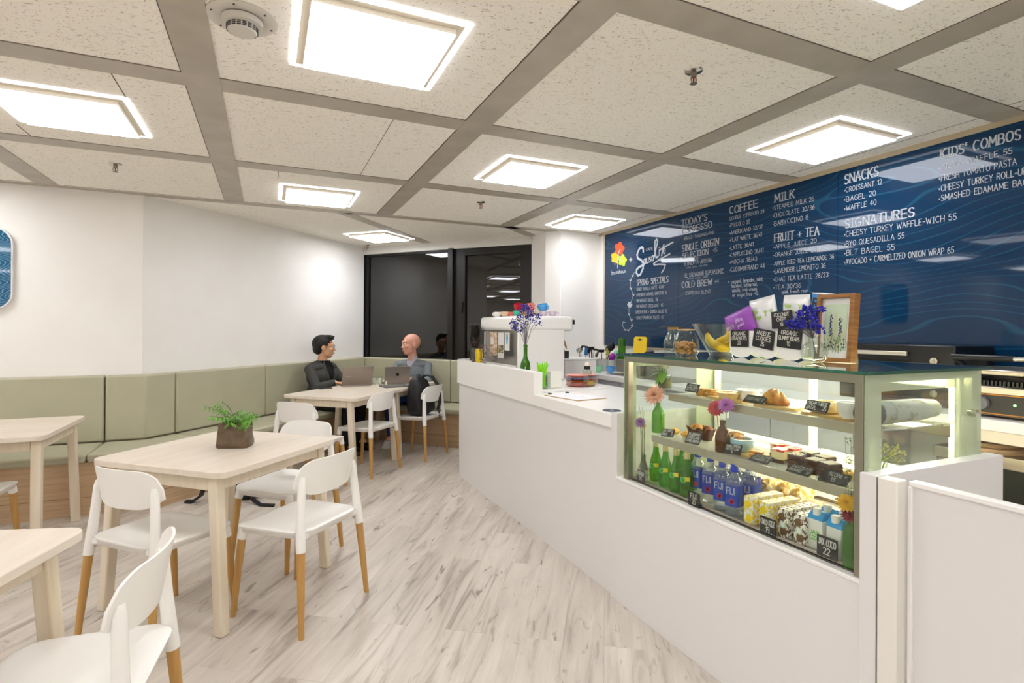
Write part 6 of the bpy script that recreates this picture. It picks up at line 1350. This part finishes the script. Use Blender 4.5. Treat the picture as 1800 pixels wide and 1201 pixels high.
for i, px in enumerate((1482, 1496)): solo(MB().prism([(-.04, 0), (.04, -.01), (.0, .045)], 0, .026), 'scone', mat('yellow scone', 'EDB93A', .5, bump=(60, .5, .004)), ['yellow scone wedge behind the scone card, left one', 'yellow scone wedge at the right end of the lower shelf'][i], 'scone', (1.80+.02*i, place(px, 1.80), S2z+.001), FRONT+i, 'scones', bevel=.005)
# deck, back row: wrapped waffles and bowls
for i, (px, X) in enumerate(((1352, 1.97), (1382, 1.99), (1405, 1.96), (1372, 2.06), (1412, 2.06))):
    mb = MB(); mb.ell((0, 0, .05), (.045, .040, .05), 16, 12, .12, random.Random(i+40)); solo(mb, 'wrapped_waffle', mat('golden waffle', 'E0AE4E', .4, noise=('F6E6B8', 28, (1, 1, 1), .45, .55), bump=(40, .8, .01)), ['wrapped waffle behind the yellow cartons, front left', 'wrapped waffle behind the yellow cartons, front middle', 'wrapped waffle behind the cartons, front right', 'wrapped waffle in the rear row, left', 'wrapped waffle in the rear row, right'][i], 'waffle', (X, gX(px, 850, X).y, DK), 0, 'wrapped waffles at the back of the case deck')
for i, (px, X, c_) in enumerate(((1428, 1.93, 'E6B27A'), (1455, 1.92, 'F0D8B0'), (1482, 1.92, 'F4EBD8'))):
    t = thing('dessert_cup', ['orange dessert cup behind the brown cartons', 'cream dessert cup behind the coconut water cartons', 'white dessert cup at the right rear of the case deck'][i], 'dessert', (X, gX(px, 860, X).y, DK))
    MB().lathe([(0, 0), (.028, 0), (.042, .06), (.045, .07), (.042, .07), (.038, .055), (0, .05)], 24).build('cup', M_ceram, t); mb = MB(); mb.ell((0, 0, .062), (.037, .037, .02), 16, 8, .06, random.Random(i)); mb.build('dessert', mat('dessert '+c_, c_, .5), t)
# ================================================================ THINGS ON TOP OF THE CASE
TP = 1.2585
def top(px, X): return (X, gX(px, 620, X).y, TP)
M_cork = mat('pale wood lid', 'C9A36A', .5); M_cookie = mat('amber cookie', 'C98A2A', .4, noise=('8E5418', 40, (1, 1, 1), .45, .6), bump=(60, .5, .004))
t = thing('cookie_jar', 'round glass jar with a wooden lid holding amber cookies', 'jar', top(1206, 1.80))
MB().lathe([(0, .003), (.045, 0), (.058, .018), (.0605, .045), (.052, .085), (.038, .112), (.038, .118), (.036, .118), (.036, .112), (.050, .084), (.058, .045), (.055, .019), (0, .006)], 32).build('jar_glass', M_jar, t)
MB().lathe([(0, .116), (.040, .118), (.040, .124), (0, .125)], 28).build('lid', M_cork, t)
rq = random.Random(8)
for k in range(36):
    a = 2.4*k; r_ = .043*math.sqrt((k % 12+.5)/12); MB().at((r_*math.cos(a), r_*math.sin(a), .016+.017*(k//12)+rq.uniform(0, .010)), (rq.uniform(-.9, .9), rq.uniform(-.9, .9), a)).lathe([(0, -.006), (.011, -.005), (.012, 0), (.011, .005), (0, .006)], 10).build('cookie', M_cookie, t)
t = thing('cookie_jar', 'glass jar with a dark slate lid behind the jar of amber cookies', 'jar', top(1183, 1.90))
MB().lathe([(0, .003), (.035, 0), (.046, .018), (.048, .045), (.040, .08), (.028, .10), (.026, .122), (.024, .122), (.026, .10), (.038, .08), (.045, .045), (.043, .019), (0, .006)], 28).build('jar_glass', M_jar, t)
MB().lathe([(0, .122), (.027, .122), (.027, .134), (0, .134)], 20).build('cork', M_cork, t); MB().lathe([(0, .1342), (.062, .1342), (.062, .138), (0, .138)], 28).build('slate_lid', M_dark, t)
t = thing('fruit_bowl', 'wide clear glass bowl holding bananas on top of the case', 'bowl', top(1268, 1.965))
MB().lathe([(0, .003), (.052, 0), (.056, .004), (.135, .150), (.131, .150), (.053, .009), (0, .009)], 40).build('bowl_glass', glass_mat('bowl glass', (.93, .95, .93, 1), 1.6), t)
M_ban = mat('banana skin', 'E8C81E', .45, noise=('D8B010', 12, (1, 1, 1), .4, .6)); M_btip = mat('banana tip', '4A3618', .7)
def banana(lab, pts, r_=.0185):
    t = thing('banana', lab, 'banana', (0, 0, 0), 0, 'bananas in the glass bowl'); P = [Vector(p) for p in pts]
    c = sum(P, Vector())/len(P); t.location = c; Q = [];
    for i in range(len(P)-1):
        for q in range(4): Q.append((P[i].lerp(P[i+1], q/4))-c)
    Q.append(P[-1]-c); n_ = len(Q); rr = [r_*min(1, .42+2.6*min(i, n_-1-i)/n_) for i in range(n_)]
    MB().tube(Q, rr, 8).build('banana_skin', M_ban, t, angle=60, sub=1); d = (Q[-1]-Q[-2]).normalized(); MB().tube([Q[-1]-d*.004, Q[-1]+d*.016], [r_*.38, r_*.28], 7).build('stem', M_btip, t); d = (Q[0]-Q[1]).normalized(); MB().tube([Q[0]-d*.004, Q[0]+d*.004], [r_*.42, r_*.3], 7).build('tip', M_btip, t)
bx, by, bz = top(1268, 1.965)
def bp(px, py, X): return gX(px, py, X)
banana('front banana lying diagonally in the glass bowl, blunt tip up', [bp(1243, 586, 1.93), bp(1246, 598, 1.92), bp(1256, 607, 1.915), bp(1270, 612, 1.92), bp(1284, 614, 1.935)], .0215)
banana('second banana curving behind the front one', [bp(1258, 600, 1.965), bp(1268, 599, 1.96), bp(1279, 594, 1.96), bp(1288, 583, 1.965), bp(1293, 570, 1.97)], .019)
banana('banana at the rear of the bowl with its stem above the rim', [bp(1262, 612, 2.0), bp(1274, 604, 2.01), bp(1283, 590, 2.01), bp(1284, 572, 2.01), bp(1280, 560, 2.01)], .018)
banana('banana lying on the bottom of the bowl at the right', [bp(1262, 616, 1.965), bp(1274, 612, 1.975), bp(1284, 607, 1.985), bp(1292, 600, 1.99)], .018)
# white basket with scalloped rim
yb0 = gX(1283, 620, 1.90).y; yb1 = gX(1414, 620, 1.90).y; wB = yb0-yb1; hB = .118
t = thing('snack_basket', 'white scalloped paper box on top of the case filled with snack bags', 'box', (1.955, (yb0+yb1)/2, TP), FRONT)
Wd = .11; N = 3; P = []
for i in range(N):
    for k in range(13):
        a = PI-PI*k/12; cx = -wB/2+wB/N*(i+.5); P.append((cx+wB/N*.5*math.cos(a)*.98, .034-.034*math.sin(a)))
P = P+[(wB/2, hB), (-wB/2, hB)]
M_paper = mat('white card', 'ECEAE4', .6)
mb = MB(); vprism(mb, P, -Wd/2, -Wd/2+.002, 0); mb.build('front_panel', M_paper, t); mb = MB(); vprism(mb, P, Wd/2-.002, Wd/2, 0); mb.build('back_panel', M_paper, t)
mb = MB(); mb.box((-wB/2, 0, hB/2+.01), (.002, Wd, hB-.02)); mb.box((wB/2, 0, hB/2+.01), (.002, Wd, hB-.02)); mb.box((0, 0, .036), (wB-.004, Wd-.010, .002)); mb.build('tray', M_paper, t)
def bag(lab, px0, px1, py0, py1, X, m, roll, texts, tm, k=.022, nm='snack_bag'):
    A = gX(px0, py1, X); B = gX(px1, py0, X); w_ = A.y-B.y; h_ = B.z-A.z
    t = thing(nm, lab, 'snack bag', (X, (A.y+B.y)/2, A.z), (0, 0, FRONT)); Mx = Matrix.Rotation(R(-roll), 4, 'Y'); rows = []; n_ = 9
    for i in range(n_+1):
        q = i/n_; th = k*math.sin(PI*min(1, max(0, q)))**.6+.0015; th = max(th, .0015)
        rows.append([(p[0]*(1+.02*math.sin(9*q)), p[1], q*h_) for p in [(w_/2*math.cos(a), (th*(abs(math.sin(a))**.7)*(1 if math.sin(a) > 0 else -1))) for a in [2*PI*j/20 for j in range(20)]]])
    mb = MB(); mb.T = Mx; mb.skin(rows); mb.build('bag_body', m, t, angle=70)
    mb = MB(); rt = Mx.to_3x3() @ Vector((1, 0, 0)); up = Mx.to_3x3() @ Vector((0, 0, 1)); fw = Vector((0, -1, 0))
    for (s_, x_, z_, hh, low) in texts: write(mb, s_, rt*(x_*w_)+up*(z_*h_)+fw*(k+.003), rt, up, hh*h_, th=.16, lower=low, off=0)
    if texts: mb.build('bag_lettering', tm, t, weld=False)
    return t
M_foil = mat('matte white foil', 'DCDCDA', .35, metal=.25, bump=(12, .5, .02)); M_purp = mat('purple foil', '8E3FA8', .35, bump=(14, .5, .015)); M_lgr = mat('lime print', '9CCB2A', .5); M_lil = mat('lilac print', 'D9B8E4', .5)
bag('white snack bag with lime green lettering, left one in the box', 1326, 1372, 521, 592, 2.0, M_foil, 10, [('fine', -.30, .62, .10, True), ('chips', -.25, .47, .10, True), ('Y Y', .16, .50, .14, False)], M_lgr)
bag('white snack bag with lime green lettering, right one in the box', 1377, 1423, 517, 592, 2.0, M_foil, -1, [('fine', -.30, .70, .10, True), ('chips', -.25, .57, .10, True), ('Y', .22, .62, .14, False)], M_lgr)
bag('purple snack bag leaning over the left end of the box', 1286, 1336, 543, 600, 1.965, M_purp, 20, [('thins', -.02, .62, .13, True), ('good', .0, .46, .12, True), ('NUTS', -.38, .50, .10, False)], M_lil, .020)
t = thing('cereal_box', 'blue upright packet with bold dark lettering behind the framed picture', 'packet', (2.12, gX(1450, 600, 2.12).y, TP), (0, R(0), FRONT-.15))
mb = MB(); mb.T = Matrix.Rotation(R(8), 4, 'Y'); mb.box((0, 0, .135), (.15, .06, .27)); mb.build('packet_body', mat('sky blue card', '3F8FD0', .5), t, bevel=.002)
mb = MB(); mb.T = Matrix.Rotation(R(8), 4, 'Y'); mb.box((0, 0, .272), (.152, .062, .004)); mb.build('packet_top', M_paper, t)
mb = MB(); Mx = Matrix.Rotation(R(8), 4, 'Y').to_3x3(); rt = Mx @ Vector((1, 0, 0)); up = Mx @ Vector((0, 0, 1))
write(mb, 'RUDE', rt*-.065+up*.212+Vector((0, -.0305, 0)), rt, up, .038, width=.125, th=.22, off=.0004); write(mb, 'HEALTH', rt*-.065+up*.165+Vector((0, -.0305, 0)), rt, up, .032, width=.125, th=.2, off=.0004); mb.build('packet_lettering', M_dark, t, weld=False)
Xc = 1.895
card('black card reading ORGANIC CRACKERS 20 on the white box', ['ORGANIC', 'CRACKERS', '20'], 1299.5, 595, Xc, .098, .074, 1, 0)
card('tilted black card reading COOKIES 25 on the white box', ['ANGELIC', 'COOKIES', '25'], 1341.5, 596, Xc-.002, .105, .080, -9, 0)
card('black card reading GUMMY BEARS 10 at the right of the white box', ['ORGANIC', 'GUMMY BEARS', '10'], 1387, 595.5, Xc, .110, .078, -5, 0)
card('black card reading COCONUT CHIPS 18 standing inside the white box', ['COCONUT', 'CHIPS', '18'], 1374, 562, 1.945, .100, .072, 4, 0)
card('black card behind the blue dried flowers, figure 47 just showing', ['RICE CAKES', '47'], 1420, 562, 1.965, .085, .085, 3, 0)
# round bud vase with blue flowers
t = thing('bud_vase', 'round clear bud vase with blue dried flowers on top of the case', 'vase', top(1431, 1.90))
MB().lathe([(0, .003), (.025, 0), (.042, .014), (.0475, .038), (.040, .064), (.022, .078), (.020, .094), (.024, .098), (.022, .098), (.018, .092), (.020, .077), (.038, .062), (.045, .038), (.040, .015), (0, .006)], 32).build('vase_glass', M_jar, t)
ms = MB(); mf = MB(); rp = random.Random(31)
for k in range(26):
    a = rp.uniform(-1, 1); e = Vector((rp.uniform(-.04, .03), .028+a*.062, rp.uniform(.135, .215)-.02*abs(a))); ms.tube([(rp.uniform(-.01, .01), -.01, .01), (0, .006, .09), tuple(e)], .0010, 4); florets(mf, rp, e, .018, 16, .0048)
ms.build('stem', M_stem, t); mf.build('blossom', mat('deep blue blossom', '1D1F96', .7), t)
# framed picture
A = gX(1434, 637, 1.985); B = gX(1500, 637, 1.985); wF = A.y-B.y; hF = .262
t = thing('picture_frame', 'brown wooden frame with a pressed flower picture standing on the case', 'picture', (1.985, (A.y+B.y)/2, TP), (-.09, 0, FRONT))
M_fr = mat('brown frame wood', '9A6A34', .45, noise=('835424', 10, (1, 1, 12), .4, .6)); mb = MB(); f = .016
for c, s in (((-wF/2+f/2, hF/2), (f, hF)), ((wF/2-f/2, hF/2), (f, hF)), ((0, f/2), (wF-2*f, f)), ((0, hF-f/2), (wF-2*f, f))): mb.box((c[0], 0, c[1]), (s[0], .036, s[1]))
mb.build('frame', M_fr, t, bevel=.0015)
MB().box((0, -.002, hF/2), (wF-2*f, .004, hF-2*f)).build('mount', M_paper, t); MB().box((0, -.0046, hF/2+.003), (wF*.60, .001, hF*.68)).build('backing', mat('pale green paper', 'C4D2B4', .7), t)
mb = MB(); mf = MB(); my = MB(); rp = random.Random(17)
for k in range(60):
    x = rp.gauss(0, .022); z = rp.uniform(.055, .10); mb.add([(x-.0008, -.0054, z-.02), (x+.0008, -.0054, z-.02), (x+.0012+rp.uniform(-.012, .012), -.0054, z+.025)], [(0, 1, 2)])
for cx, top_ in ((-.018, .185), (.020, .170), (.0, .19)):
    for k in range(34):
        z = .10+(top_-.10)*k/34; dst = my if cx == 0 else mf; disc(dst, cx+rp.uniform(-.006, .006), z, .0026, -.0056, 7)
for k in range(12): disc(my, rp.uniform(-.04, .04), rp.uniform(.06, .11), .0045, -.0058, 8)
for k in range(14): disc(mf, rp.uniform(-.04, .04), rp.uniform(.05, .09), .003, -.0059, 7)
for m_, nm, mm in ((mb, 'pressed_leaves', mat('pressed green', '6E7A48', .7)), (mf, 'pressed_blue_flowers', mat('pressed blue', '2C2F6A', .7)), (my, 'pressed_cream_flowers', mat('pressed cream', 'D6CBA0', .7))):
    o = m_.build(nm, mm, t, weld=False); o['kind'] = 'stuff'
mb = MB(); mb.add([(wF/2-.03, .018, 0), (wF/2-.026, .018, 0), (wF/2-.026, .018, .11), (wF/2-.03, .018, .11), (wF/2-.026, .07, .0), (wF/2-.03, .07, 0), (wF/2-.026, .05, .09), (wF/2-.03, .05, .09)], [(0, 3, 7, 5), (1, 4, 6, 2), (5, 7, 6, 4), (3, 2, 6, 7)]); mb.build('stand', mat('frame strut', '7A6A42', .6), t)
mb = MB(); leaflet(mb, (0, -.012, .004), (0, 1, .5), .034, .010, .2); solo(mb, 'fallen_leaf', mat('broad leaf', '6C9A2C', .5), 'small green leaf on the case top below the tilted cookies card', 'leaf', (1.84, gX(1340, 630, 1.84).y, TP), solid=.0006)
